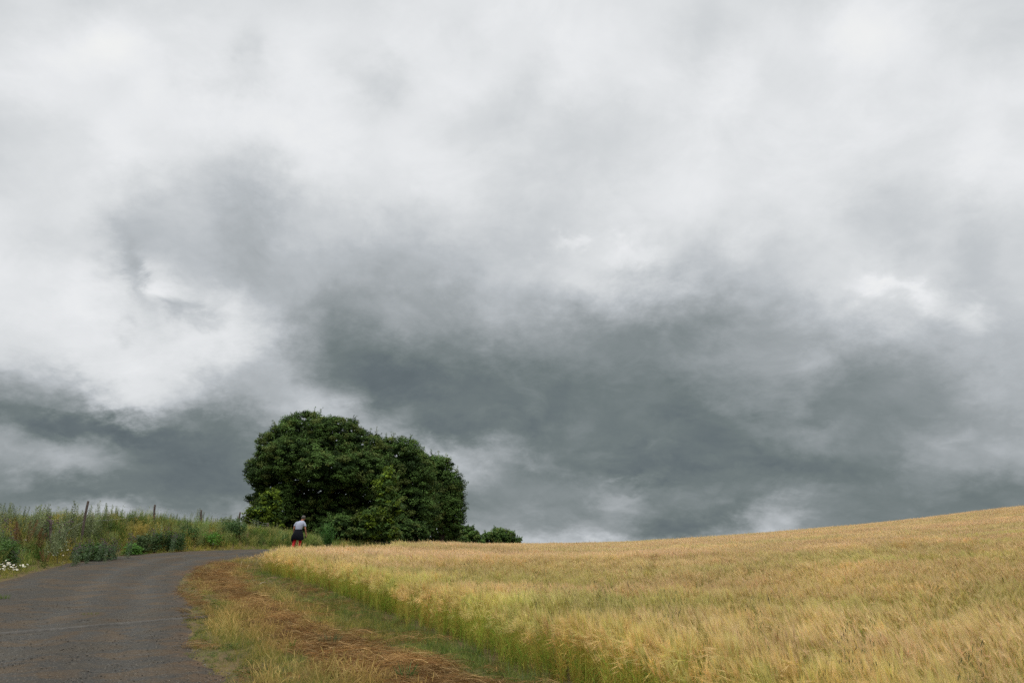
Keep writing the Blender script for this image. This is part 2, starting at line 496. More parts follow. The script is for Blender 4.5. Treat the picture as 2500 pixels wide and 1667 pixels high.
def plant_mat(name, inst=True, rough=0.6, trans=0.3, vary=0.25, nscale=0.6, spec=0.2):
    m, nt, N, L, out = new_mat(name)
    a = N('ShaderNodeAttribute'); a.attribute_name = 'Col'
    col = a.outputs['Color']
    if inst:
        t = N('ShaderNodeAttribute'); t.attribute_type = 'INSTANCER'; t.attribute_name = 'tint'
        mx = N('ShaderNodeMix'); mx.data_type = 'RGBA'; mx.blend_type = 'MULTIPLY'; mx.inputs[0].default_value = 1
        L(col, mx.inputs[6]); L(t.outputs['Color'], mx.inputs[7]); col = mx.outputs[2]
    g = N('ShaderNodeNewGeometry')
    n = N('ShaderNodeTexNoise'); n.inputs['Scale'].default_value = nscale; n.inputs['Detail'].default_value = 3
    L(g.outputs['Position'], n.inputs['Vector'])
    mr = N('ShaderNodeMapRange'); mr.inputs[1].default_value = 0.3; mr.inputs[2].default_value = 0.7
    mr.inputs[3].default_value = 1 - vary; mr.inputs[4].default_value = 1 + vary
    L(n.outputs[0], mr.inputs[0])
    hs = N('ShaderNodeVectorMath'); hs.operation = 'SCALE'; L(col, hs.inputs[0]); L(mr.outputs[0], hs.inputs['Scale'])
    p = N('ShaderNodeBsdfPrincipled'); L(hs.outputs[0], p.inputs['Base Color'])
    p.inputs['Roughness'].default_value = rough; p.inputs['Specular IOR Level'].default_value = spec
    tr = N('ShaderNodeBsdfTranslucent'); L(hs.outputs[0], tr.inputs[0])
    ms = N('ShaderNodeMixShader'); ms.inputs[0].default_value = trans
    L(p.outputs[0], ms.inputs[1]); L(tr.outputs[0], ms.inputs[2]); L(ms.outputs[0], out.inputs[0])
    return m


def solid_mat(name, rough=0.8, bump=0.0, bscale=40.0, vary=0.2, nscale=8.0, spec=0.3):
    """vertex colour with noise and bump"""
    m, nt, N, L, out = new_mat(name)
    a = N('ShaderNodeAttribute'); a.attribute_name = 'Col'
    tc = N('ShaderNodeTexCoord')
    n = N('ShaderNodeTexNoise'); n.inputs['Scale'].default_value = nscale; n.inputs['Detail'].default_value = 5
    L(tc.outputs['Object'], n.inputs['Vector'])
    mr = N('ShaderNodeMapRange'); mr.inputs[1].default_value = 0.3; mr.inputs[2].default_value = 0.7
    mr.inputs[3].default_value = 1 - vary; mr.inputs[4].default_value = 1 + vary
    L(n.outputs[0], mr.inputs[0])
    hs = N('ShaderNodeVectorMath'); hs.operation = 'SCALE'; L(a.outputs['Color'], hs.inputs[0]); L(mr.outputs[0], hs.inputs['Scale'])
    p = N('ShaderNodeBsdfPrincipled'); L(hs.outputs[0], p.inputs['Base Color']); p.inputs['Roughness'].default_value = rough
    p.inputs['Specular IOR Level'].default_value = spec
    if bump:
        n2 = N('ShaderNodeTexNoise'); n2.inputs['Scale'].default_value = bscale; n2.inputs['Detail'].default_value = 4
        L(tc.outputs['Object'], n2.inputs['Vector'])
        b = N('ShaderNodeBump'); b.inputs['Strength'].default_value = bump; b.inputs['Distance'].default_value = 0.02
        L(n2.outputs[0], b.inputs['Height']); L(b.outputs[0], p.inputs['Normal'])
    L(p.outputs[0], out.inputs[0])
    return m


def ramp_mat(name, scale, stops, bump=0.3, bdist=0.02, fine=60.0, rough=0.95, speck=None, coord='Object'):
    """ground: large patches from a noise through colour stops, fine mottling and bump"""
    m, nt, N, L, out = new_mat(name)
    g = N('ShaderNodeNewGeometry')
    n = N('ShaderNodeTexNoise'); n.inputs['Scale'].default_value = scale; n.inputs['Detail'].default_value = 8; n.inputs['Roughness'].default_value = 0.6
    L(g.outputs['Position'], n.inputs['Vector'])
    r = N('ShaderNodeValToRGB'); el = r.color_ramp.elements
    el[0].position = stops[0][0]; el[1].position = stops[-1][0]
    for p_, c in stops[1:-1]: el.new(p_)
    for e, (p_, c) in zip(el, stops): e.color = (*c, 1)
    L(n.outputs[0], r.inputs[0])
    f = N('ShaderNodeTexNoise'); f.inputs['Scale'].default_value = fine; f.inputs['Detail'].default_value = 6; f.inputs['Roughness'].default_value = 0.75
    L(g.outputs['Position'], f.inputs['Vector'])
    mr = N('ShaderNodeMapRange'); mr.inputs[1].default_value = 0.3; mr.inputs[2].default_value = 0.7; mr.inputs[3].default_value = 0.6; mr.inputs[4].default_value = 1.45
    L(f.outputs[0], mr.inputs[0])
    sc = N('ShaderNodeVectorMath'); sc.operation = 'SCALE'; L(r.outputs[0], sc.inputs[0]); L(mr.outputs[0], sc.inputs['Scale'])
    col = sc.outputs[0]
    h = f.outputs[0]
    if speck:
        for (vs, thr, c) in speck:
            v = N('ShaderNodeTexVoronoi'); v.inputs['Scale'].default_value = vs; L(g.outputs['Position'], v.inputs['Vector'])
            w = N('ShaderNodeTexWhiteNoise'); L(v.outputs['Color'], w.inputs['Vector'])
            gt = N('ShaderNodeMath'); gt.operation = 'GREATER_THAN'; L(w.outputs['Value'], gt.inputs[0]); gt.inputs[1].default_value = thr
            lt = N('ShaderNodeMath'); lt.operation = 'LESS_THAN'; L(v.outputs['Distance'], lt.inputs[0]); lt.inputs[1].default_value = 0.38
            mu = N('ShaderNodeMath'); mu.operation = 'MULTIPLY'; L(gt.outputs[0], mu.inputs[0]); L(lt.outputs[0], mu.inputs[1])
            mx = N('ShaderNodeMix'); mx.data_type = 'RGBA'; L(mu.outputs[0], mx.inputs[0]); L(col, mx.inputs[6]); mx.inputs[7].default_value = (*c, 1)
            col = mx.outputs[2]
    p = N('ShaderNodeBsdfPrincipled'); L(col, p.inputs['Base Color']); p.inputs['Roughness'].default_value = rough; p.inputs['Specular IOR Level'].default_value = 0.25
    b = N('ShaderNodeBump'); b.inputs['Strength'].default_value = bump; b.inputs['Distance'].default_value = bdist
    L(h, b.inputs['Height']); L(b.outputs[0], p.inputs['Normal'])
    L(p.outputs[0], out.inputs[0])
    return m


# ------------------------------------------------------------------ scattering (only for uncountable ground cover)
def scatter(name, protos, pts, rot, scale, tint, idx, label, cat):
    coll = bpy.data.collections.new(name + "_kinds")
    for i, me in enumerate(protos):
        o = bpy.data.objects.new("%s_kind_%02d" % (name, i), me)
        coll.objects.link(o)
    me = bpy.data.meshes.new(name)
    n = len(pts)
    me.vertices.add(n); me.vertices.foreach_set('co', np.asarray(pts, np.float32).ravel())
    for nm, ty, dat, key in (('rot', 'FLOAT_VECTOR', rot, 'vector'), ('scl', 'FLOAT', scale, 'value'), ('tint', 'FLOAT_VECTOR', tint, 'vector'), ('idx', 'INT', idx, 'value')):
        a = me.attributes.new(nm, ty, 'POINT')
        a.data.foreach_set(key, np.asarray(dat, np.int32 if ty == 'INT' else np.float32).ravel())
    me.update()
    ob = link(bpy.data.objects.new(name, me))
    tag(ob, label, cat, kind='stuff')
    ng = bpy.data.node_groups.new(name + "_scatter", 'GeometryNodeTree')
    ng.interface.new_socket('Geometry', in_out='INPUT', socket_type='NodeSocketGeometry')
    ng.interface.new_socket('Geometry', in_out='OUTPUT', socket_type='NodeSocketGeometry')
    N, L = ng.nodes.new, ng.links.new
    gi, go = N('NodeGroupInput'), N('NodeGroupOutput')
    ci = N('GeometryNodeCollectionInfo'); ci.inputs[0].default_value = coll; ci.inputs['Separate Children'].default_value = True; ci.inputs['Reset Children'].default_value = True
    ip = N('GeometryNodeInstanceOnPoints'); ip.inputs['Pick Instance'].default_value = True

    def att(nm, ty):
        a = N('GeometryNodeInputNamedAttribute'); a.data_type = ty; a.inputs[0].default_value = nm
        return a.outputs[0]
    L(gi.outputs[0], ip.inputs['Points']); L(ci.outputs[0], ip.inputs['Instance'])
    L(att('idx', 'INT'), ip.inputs['Instance Index'])
    er = N('FunctionNodeEulerToRotation'); L(att('rot', 'FLOAT_VECTOR'), er.inputs[0]); L(er.outputs[0], ip.inputs['Rotation'])
    L(att('scl', 'FLOAT'), ip.inputs['Scale'])
    L(ip.outputs[0], go.inputs[0])
    md = ob.modifiers.new('scatter', 'NODES'); md.node_group = ng
    return ob


def spread(density, x0, x1, y0, y1, ok=None):
    """evenly random points; density may be a function of x, y (per square metre)"""
    dmax = density if np.isscalar(density) else density[1]
    n = int(dmax * (x1 - x0) * (y1 - y0))
    x = rng.uniform(x0, x1, n); y = rng.uniform(y0, y1, n)
    if not np.isscalar(density):
        k = rng.uniform(0, dmax, n) < density[0](x, y); x, y = x[k], y[k]
    if ok is not None:
        k = ok(x, y); x, y = x[k], y[k]
    return x, y


def in_view(x, y, m=2.5):
    """keeps what stands in or near the picture"""
    return np.abs(x) < 0.70 * y + m

# ================================================================== the setting
def grid_axis(spans):
    out = []
    for a, b, st in spans:
        out.append(np.arange(a, b, st))
    return np.concatenate(out + [[spans[-1][1]]])


def build_ground():
    xs = grid_axis([(-1500, -400, 100), (-400, -100, 15), (-100, -32, 3), (-32, 30, 0.4), (30, 90, 1.5), (90, 400, 12), (400, 1500, 100)])
    ys = grid_axis([(-1200, -200, 100), (-200, -20, 12), (-20, 0, 1.5), (0, 60, 0.4), (60, 120, 1.5), (120, 400, 12), (400, 1500, 100)])
    X, Y = np.meshgrid(xs, ys)
    Xc, Yc = np.clip(X, -400, 400), np.clip(Y, -300, 400)
    Z = hz(Xc, Yc) - 0.035 * (np.abs(X - Xc) + np.abs(Y - Yc)) * 0.4
    d = np.where(inside(X, Y, ROADPOLY) & (Y < 96), np.minimum(pdist(X, Y, RL), pdist(X, Y, RR)), 0)
    Z = Z - 0.07 * sstep(0.1, 0.5, d)
    ny, nx = X.shape
    v = np.stack([X, Y, Z], 2).reshape(-1, 3)
    i = np.arange((ny - 1) * (nx - 1)); r, c = i // (nx - 1), i % (nx - 1)
    f = np.stack([r * nx + c, r * nx + c + 1, (r + 1) * nx + c + 1, (r + 1) * nx + c], 1)
    mb = MB(); mb.add(v, f, (0.1, 0.1, 0.05))
    mat = ramp_mat('ground_soil', 1.1, [(0.3, (0.055, 0.050, 0.018)), (0.45, (0.11, 0.075, 0.032)), (0.55, (0.075, 0.065, 0.022)), (0.7, (0.13, 0.085, 0.038))], bump=0.6, fine=30)
    o = mb.build('ground', mat, smooth=True); tag(o, kind='structure')


build_ground()


def build_road():
    n = 420; m = 30
    A, B = resample(ROAD_L, n), resample(ROAD_R, n)
    # wandering edges where grass eats into the gravel
    k = np.arange(n)
    ja = 0.22 * (fbm(k * 0.21, 0 * k, 3, 3) - 0.5) * 2; jb = 0.2 * (fbm(k * 0.23, 0 * k + 9, 4, 3) - 0.5) * 2
    T = unit(B - A)
    A = A + T * (ja[:, None]); B = B + T * (jb[:, None])
    t = np.linspace(0, 1, m)
    P = A[:, None] * (1 - t)[None, :, None] + B[:, None] * t[None, :, None]
    X, Y = P[..., 0], P[..., 1]
    Z = hz(X, Y, micro=False) + 0.018
    w = np.linalg.norm(B - A, axis=1)[:, None]
    s = t[None] * w
    # two faint wheel tracks, a little hollow each, and a low crown between
    off = w - s
    for c in (1.5, 3.3):
        Z = Z - 0.022 * np.exp(-((off - c) / 0.35) ** 2)
    Z = Z + 0.02 * (fbm(X * 1.1, Y * 1.1, 11, 3) - 0.5)
    Z[:, 0] -= 0.05; Z[:, -1] -= 0.05
    v = np.stack([X, Y, Z], 2).reshape(-1, 3)
    i = np.arange((n - 1) * (m - 1)); r, c = i // (m - 1), i % (m - 1)
    f = np.stack([r * m + c, r * m + c + 1, (r + 1) * m + c + 1, (r + 1) * m + c], 1)
    one = np.ones(X.shape)[..., None]
    wig = .5 * (fbm(X * .35, Y * .35, 151, 3) - .5)[..., None]; o_ = off[..., None]
    track = np.exp(-((o_ - 1.3 - wig) / .42) ** 2) + np.exp(-((o_ - 3.2 - wig) / .5) ** 2) + .6 * np.exp(-((s[..., None] - 1.2 - wig) / .6) ** 2)
    track = np.clip(track, 0, 1) * (.45 + .9 * fbm(X * .8, Y * .8, 153, 3)[..., None])
    edge = np.exp(-(np.minimum(off, s)[..., None] / .38) ** 2) * (.4 + fbm(X * 1.3, Y * 1.3, 155, 2)[..., None])
    col = one * np.array((1.02, .98, .92)) * .5
    col = col * (1 - .65 * track) + np.array((1.42, 1.45, 1.48)) * .5 * .65 * track
    col = col * (1 - .7 * edge) + np.array((1.75, 1.30, .92)) * .5 * .7 * edge
    mb = MB(); mb.add(v, f, np.clip(col, 0, 1).reshape(-1, 3))
    mat = ramp_mat('road_gravel', 0.55, [(0.3, (0.050, 0.033, 0.018)), (0.42, (0.047, 0.041, 0.032)), (0.5, (0.038, 0.037, 0.034)), (0.58, (0.060, 0.043, 0.026)), (0.7, (0.045, 0.044, 0.041))],
                   bump=0.8, bdist=0.02, fine=22, speck=[(38, 0.90, (0.135, 0.125, 0.105)), (31, 0.96, (0.024, 0.022, 0.019)), (60, 0.86, (0.10, 0.092, 0.078)), (30, 0.96, (0.085, 0.055, 0.03))])
    nt = mat.node_tree; pb = [q for q in nt.nodes if q.type == 'BSDF_PRINCIPLED'][0]; src = pb.inputs['Base Color'].links[0].from_socket
    at_ = nt.nodes.new('ShaderNodeAttribute'); at_.attribute_name = 'Col'
    m1 = nt.nodes.new('ShaderNodeVectorMath'); m1.operation = 'MULTIPLY'; nt.links.new(src, m1.inputs[0]); nt.links.new(at_.outputs['Color'], m1.inputs[1])
    m2 = nt.nodes.new('ShaderNodeVectorMath'); m2.operation = 'SCALE'; nt.links.new(m1.outputs[0], m2.inputs[0]); m2.inputs['Scale'].default_value = 1.85
    nt.links.new(m2.outputs[0], pb.inputs['Base Color'])
    o = mb.build('road', mat, smooth=True); tag(o, kind='structure')


build_road()

# ------------------------------------------------------------------ barley
M_CROP = plant_mat('barley', True, 0.6, 0.35, 0.12, 0.35, .1)
M_GRASS = plant_mat('grass', True, 0.6, 0.35, 0.2, 1.5)
M_PLANT = plant_mat('plant', False, 0.55, 0.3, 0.2, 1.2)
M_LEAF = plant_mat('leaf', False, 0.6, 0.18, 0.3, 0.5, 0.08)
M_WOOD = solid_mat('bark', 0.9, 0.5, 30, 0.35, 5)

STEM_G, STEM_Y, STEM_S = np.array((.23, .33, .07)), np.array((.52, .46, .11)), np.array((.66, .48, .17))
EAR, AWN_P, AWN_Y = np.array((.75, .57, .27)), np.array((.90, .68, .43)), np.array((.83, .69, .33))


def barley_tuft(n, rad, h0, awn_w, n_awn, stem_w, leafy=2, seg=4, green=0.4, lean0=.22):
    mb = MB()
    for i in range(n):
        a, r = rng.uniform(0, 2 * math.pi), rad * math.sqrt(rng.uniform(0, 1))
        p = np.array([r * math.cos(a), r * math.sin(a), -0.02])
        H = h0 * rng.uniform(0.82, 1.06)
        az = math.pi + rng.normal(0, 0.75); lean = abs(rng.normal(lean0, lean0 * .7)) + 0.03
        g = rng.uniform(0, 1)
        low = STEM_G * rng.uniform(.8, 1.6) if g < 0.6 else STEM_S * rng.uniform(.35, .7)
        top = STEM_Y if rng.uniform() < green else STEM_S
        pts = mb.blade(p, az, H, stem_w, lean, low, top, n=seg, droop=0.8, az2=rng.uniform(0, math.pi))
        for k in range(leafy):
            q = pts[0] + (pts[-1] - pts[0]) * rng.uniform(0.15, 0.72)
            c = STEM_G * rng.uniform(.7, 1.5) if rng.uniform() < .55 else STEM_S * rng.uniform(.5, .95)
            mb.blade(q, rng.uniform(0, 6.28), rng.uniform(.10, .22), 0.009, rng.uniform(.5, 1.7), c, c * 1.1, n=3, droop=1.1)
        tip = pts[-1]; d = unit(pts[-1] - pts[-2])
        hd = np.array([math.cos(az), math.sin(az), 0])
        nod = rng.uniform(0.0, 0.35) if rng.uniform() < .85 else rng.uniform(.5, 1.8)
        d2 = unit(d * math.cos(nod) + hd * math.sin(nod) * 1.0 + np.array([0, 0, -0.25 * nod]))
        e = tip + d2 * 0.075
        pinkish = rng.uniform()
        ac = AWN_P * rng.uniform(.85, 1.12) if pinkish < .6 else AWN_Y * rng.uniform(.8, 1.08)
        ec = EAR * rng.uniform(.75, 1.1) * (np.array((.85, 1.0, .7)) if rng.uniform() < .3 else 1)
        s1 = unit(np.cross(d2, rng.normal(size=3)))
        mid = tip + d2 * 0.035; top_ = 0
        mb.ribbon([tip, mid, e], [0.003, 0.009, 0.003], s1, ec * .85, ec)
        mb.ribbon([tip, mid, e], [0.003, 0.007, 0.003], np.cross(d2, s1), ec * .85, ec)
        for k in range(n_awn):
            q = tip + d2 * rng.uniform(0.01, 0.075)
            dd = unit(d2 + rng.normal(0, 0.11, 3))
            L = rng.uniform(.10, .17)
            sd = unit(np.cross(dd, rng.normal(size=3)))
            v = np.array([q - sd * awn_w / 2, q + sd * awn_w / 2, q + dd * L])
            mb.add(v, [[0, 1, 2, 2]], np.array([ac * .95, ac * .95, ac * 1.08]))
    return mb


def barley():
    near = [barley_tuft(18, .105, .78, .0022, 16, .0040, leafy=1, green=.3, lean0=.13).mesh('barley_near', M_CROP) for _ in range(7)]
    edge = [barley_tuft(17, .060, .78, .0022, 14, .0050, leafy=2, green=.45, lean0=.06).mesh('barley_edge', M_CROP) for _ in range(6)]
    global EAR, AWN_P, AWN_Y, STEM_S
    EAR, AWN_P, AWN_Y, STEM_S = np.array((.76, .58, .30)), np.array((.90, .68, .46)), np.array((.84, .68, .35)), np.array((.72, .54, .24))
    farp = [barley_tuft(36, .36, .80, .0065, 9, .006, leafy=0, seg=2, green=.2).mesh('barley_far', M_CROP) for _ in range(6)]
    ok = lambda x, y: inside(x, y, CROP) & in_view(x, y)
    # near and middle field, thick at the edge; far field in wider tufts
    xa, ya = spread((lambda x, y: np.where(y < 12, 18, np.where(y < 22, 15, 9)), 18), -11, 28, 0.6, 34, ok)
    def fringe(x, y):
        dd = pdist(x, y, CROP[:16]) * np.where(inside(x, y, CROP), 1, -1)
        lim = .40 * (fbm(x * 1.1, y * 1.1, 65, 3) - .62)
        return in_view(x, y) & (dd > lim) & (dd < .75) & ((dd > .12) | (rng.uniform(size=len(x)) < .45 + dd))
    xe, ye = spread(30, -11, 5, 0.6, 36, fringe)
    xa = np.concatenate([xa, xe]); ya = np.concatenate([ya, ye])
    de = pdist(xa, ya, CROP[:16])
    k = de > 0.05; xa, ya, de = xa[k], ya[k], de[k]
    # the stand is uneven: wavy rows thinner and thicker
    xb, yb = spread((lambda x, y: np.where(y < 60, 9, 7), 9), -11, 95, 30, 125, ok)
    x = np.concatenate([xa, xb]); y = np.concatenate([ya, yb])
    isfar = np.concatenate([np.zeros(len(xa), bool), np.ones(len(xb), bool)])
    d = np.concatenate([de, pdist(xb, yb, CROP[:16])])
    n = len(x)
    z = hz(x, y, False)
    idx = np.where(isfar, 13 + rng.integers(0, 6, n), np.where(d < 0.8, 7 + rng.integers(0, 6, n), rng.integers(0, 7, n)))
    # long swells and hollows blown into the crop
    wv = fbm(x * 0.22, y * 0.5, 21, 3); w2 = fbm(x * 0.6, y * 1.1, 33, 3); gr = fbm(x * 0.10 + 7, y * 0.42, 41, 4); pk = fbm(x * 0.3, y * 0.5, 51, 3)
    rt = sstep(-3, 8, x - 0.1 * y)
    tilt = (R(2) + rt * R(13) * (0.5 + wv) + R(12) * (w2 - 0.45)) * sstep(0, 3.5, d)
    azn = np.pi + (fbm(x * .2, y * .2, 61, 3) - 0.5) * 3.0 * (1 - 0.4 * rt)
    rot = np.stack([-tilt * np.sin(azn) + rng.normal(0, .05, n), -(-tilt * np.cos(azn)) + rng.normal(0, .05, n), rng.normal(0, .45, n) + (azn - np.pi)], 1)
    rot[:, 1] = tilt * np.cos(azn) + rng.normal(0, .05, n)
    rot[:, :2] += rng.normal(0, .11, (n, 2)) * (d < .6)[:, None]
    scl = (0.93 + 0.20 * (wv - 0.5) + 0.14 * (w2 - 0.5) + rng.normal(0, .035, n)) * (0.90 + .10 * sstep(0, 1.2, d)) * np.where(d < .5, rng.uniform(.72, 1.12, n), 1)
    g = sstep(.58, .74, gr)[:, None] * 0.55
    p = sstep(.35, .7, pk)[:, None]
    gold = np.array((.98, .97, .86)); pink = np.array((1.0, .94, .90)); green = np.array((.72, .92, .52)); yel = np.array((.98, 1.03, .72))
    tint = gold * (1 - p) + pink * p
    e = (sstep(2.0, 0.2, d) * .45)[:, None]
    tint = tint * (1 - e) + yel * e
    tint = tint * (1 - g) + green * g
    tint = tint * (0.93 + .30 * (w2 - .5) + rng.normal(0, 1, n) * np.where(isfar, .035, .06))[:, None]
    # each clump of stalks ripens at its own pace, most of all along the edge
    cl = rng.uniform(size=(n, 1)); amt = (.16 + .42 * sstep(1.0, .2, d))[:, None] * (~isfar)[:, None]
    tint = tint * (1 - amt) + tint * amt * np.where(cl < .35, np.array((.80, 1.02, .60)), np.where(cl < .75, np.array((1.22, 1.16, 1.0)), np.array((.95, .82, .64))))
    k = np.where(fbm(x * 1.7, y * 1.7, 71, 2) > .76)[0]
    tint[k] *= np.array((1.0, .92, .80))
    scatter('barley_crop', near + edge + farp, np.stack([x, y, z], 1), rot, scl, tint, idx, 'ripening golden barley field rising to the right', 'barley')
    print('barley', n)


barley()

# ------------------------------------------------------------------ grasses
G_DARK, G_MID, G_YEL, G_STRAW, G_BROWN, G_BLUE = [np.array(c) for c in ((.06, .11, .028), (.13, .18, .042), (.25, .26, .07), (.46, .37, .17), (.30, .18, .07), (.08, .125, .065))]


def grass_tuft(n, rad, h, w, cols, lean=(.2, 1.0), seg=3, seedhead=0.0):
    mb = MB()
    for i in range(n):
        a, r = rng.uniform(0, 6.28), rad * math.sqrt(rng.uniform())
        c = cols[rng.integers(len(cols))] * rng.uniform(.75, 1.3)
        c2 = c * 0.5 + cols[rng.integers(len(cols))] * 0.6
        L = h * rng.uniform(.45, 1.1)
        pts = mb.blade((r * math.cos(a), r * math.sin(a), -.01), rng.uniform(0, 6.28), L, w * rng.uniform(.7, 1.3), rng.uniform(*lean), c, c2, n=seg)
        if rng.uniform() < seedhead:
            q = pts[-1]; dd = unit(pts[-1] - pts[-2])
            mb.ribbon([q - dd * .02, q + dd * .04, q + dd * .10], [.004, .012, .003], rng.normal(size=3), G_STRAW * .8, G_STRAW)
    return mb


def straw_tuft(n, L, spr, c0):
    """mown stalks lying across one another"""
    mb = MB()
    for i in range(n):
        c = c0[rng.integers(len(c0))] * rng.uniform(.6, 1.35)
        a = rng.normal(0, .45); l = L * rng.uniform(.4, 1.2)
        t = np.linspace(-.5, .5, 5)
        z0 = rng.uniform(.0, .10)
        bend = rng.normal(0, .12)
        dx, dy = math.cos(a), math.sin(a)
        ox, oy = rng.normal(0, spr), rng.normal(0, spr)
        up = rng.normal(0, .06)
        pts = np.stack([ox + dx * t * l - dy * bend * t * t * 2, oy + dy * t * l + dx * bend * t * t * 2, z0 * (1 - 1.5 * t * t * 2) + up * t + .01], 1)
        mb.ribbon(pts, np.full(5, rng.uniform(.003, .006)), (rng.normal(), rng.normal(), rng.normal()), c, c * rng.uniform(.7, 1.3))
    return mb


# the swath of mown grass, a line down the verge (centre x at each y, half width)
SW = np.array([(7, 1.2, 1.2), (10.8, -1.25, 1.15), (12.5, -2.2, 1.05), (14.5, -3.3, .9), (17, -4.6, .65), (20, -6.1, .7), (24, -8.0, .8), (28, -10.0, .9), (31, -11.2, .8), (34, -11.6, .6)], float)


def swath(x, y):
    cx = np.interp(y, SW[:, 0], SW[:, 1]); hw = np.interp(y, SW[:, 0], SW[:, 2])
    return np.exp(-((x - cx) / hw) ** 2 * 1.2) * ((y > 6) & (y < 34.5))


def verge():
    short = [grass_tuft(26, .11, .16, .0045, [G_MID, G_YEL, G_DARK, G_STRAW, G_YEL]).mesh('verge_grass', M_GRASS) for _ in range(5)]
    tall = [grass_tuft(24, .10, .29, .0045, [G_MID, G_YEL, G_STRAW, G_STRAW], (.15, .9), 4, .25).mesh('verge_tall_grass', M_GRASS) for _ in range(4)]
    green = [grass_tuft(22, .08, .27, .006, [G_BLUE, G_MID, G_YEL, G_MID], (.2, .9), 3).mesh('verge_green_grass', M_GRASS) for _ in range(3)]
    weed = []
    for _ in range(3):
        mb = MB(); c = rng.normal(0, 1, (70, 3)) * (.09, .09, .03) + (0, 0, .05); c[:, 2] = np.abs(c[:, 2])
        mb.leaves(c, rng.normal(size=(70, 3)) * .6 + (0, 0, 1), rng.uniform(.03, .07, 70), np.array((.05, .10, .025)) * rng.uniform(.7, 1.5, (70, 1)), .5)
        weed.append(mb.mesh('verge_weed', M_GRASS))
    ok = lambda x, y: (~inside(x, y, ROADPOLY) | (pdist(x, y, RR) < .45 * fbm(x * 2.2, y * 2.2, 83, 2) ** 2)) & (~inside(x, y, LEFTPOLY)) & (~inside(x, y, CROP)) & in_view(x, y, 3)
    x, y = spread((lambda x, y: np.where(y < 16, 78, np.where(y < 24, 60, 42)), 78), -14.5, 5, 3, 42, ok)
    sw = swath(x, y); dr = pdist(x, y, RR); dc = pdist(x, y, CROP[:16])
    n = len(x); pick = rng.uniform(size=n); patch = fbm(x * 1.1, y * .9, 81, 3)
    keep = (rng.uniform(size=n) > sw * .40)
    idx = rng.integers(0, 5, n)
    mid = (dr > .2) & (dr < 2.4) & (patch > .46) & (pick < .34)
    idx = np.where(mid, 5 + rng.integers(0, 4, n), idx)
    idx = np.where((dc < .8) & (pick < .36 - .3 * dc), 9 + rng.integers(0, 3, n), idx)
    idx = np.where((patch < .36) & (pick < .25) & (sw < .4), 9 + rng.integers(0, 3, n), idx)
    idx = np.where((dr < .55) & (pick > .86), 12 + rng.integers(0, 3, n), idx)
    gcol = fbm(x * .8, y * .6, 91, 3)[:, None]
    dry = np.array((1.10, .93, .66)); lush = np.array((.88, .98, .68))
    t = np.clip(sstep(.33, .58, gcol) * .9 + sw[:, None] * .6 + .2 - .30 * sstep(1.6, .3, dc)[:, None], 0, 1)
    tint = (lush * (1 - t) + dry * t) * rng.uniform(.8, 1.2, (n, 1))
    scl = rng.uniform(.7, 1.25, n) * (1 - .35 * sw) * (.72 + .5 * patch) * (1 - .35 * sstep(.8, 3.5, dc) * sstep(3, 1, np.abs(sw)) * (idx >= 9))
    scl *= np.where(y > 22, .8, 1)
    # stragglers at the gravel edge are shorter
    scl *= .45 + .55 * sstep(0, .7, dr) * np.where(inside(x, y, ROADPOLY), .3, 1)
    k = keep
    rot = np.stack([rng.normal(0, .12, n), rng.normal(0, .12, n), rng.uniform(0, 6.28, n)], 1)
    scatter('verge_grass', short + tall + green + weed, np.stack([x, y, hz(x, y)], 1)[k], rot[k], scl[k], tint[k], idx[k], 'rough yellow and green grass between the gravel track and barley', 'grass')
    print('verge', k.sum())
    # mown straw
    cols = [np.array((.36, .185, .06)), np.array((.44, .25, .085)), np.array((.22, .105, .032)), np.array((.56, .38, .17)), np.array((.30, .20, .065))]
    st = [straw_tuft(34, .40, .10, cols).mesh('straw', M_GRASS) for _ in range(6)]
    x, y = spread(95, -14, 4, 5, 35, ok)
    sw = swath(x, y) * (.45 + 1.1 * fbm(x * .7, y * 1.2, 95, 3))
    k = rng.uniform(size=len(x)) < np.maximum(sstep(.25, .95, sw) * np.where(y > 18, .38, .74), .05 * (fbm(x * .8, y * .8, 96, 2) > .42)); x, y, sw = x[k], y[k], sw[k]
    n = len(x)
    rid = fbm(x * .55 + y * .25, y * 1.9 - x * .5, 97, 3)
    z = hz(x, y) + .09 * sstep(.45, .75, rid) * sw
    rot = np.stack([rng.normal(0, .18, n), rng.normal(0, .18, n), (fbm(x * .5, y * .5, 98, 2) - .5) * 3.0 + rng.normal(0, .35, n)], 1)
    tint = np.array((1, 1, 1.)) * (rng.uniform(.75, 1.2, (n, 1)) * (.30 + .75 * rid[:, None]))  # hollows between the straw ridges darker: shade for relief put into the tint
    scatter('mown_straw', st, np.stack([x, y, z], 1), rot, rng.uniform(.6, 1.25, n), tint, rng.integers(0, 6, n), 'brown swath of mown dry grass lying along the verge', 'straw')
    print('straw', n)


verge()


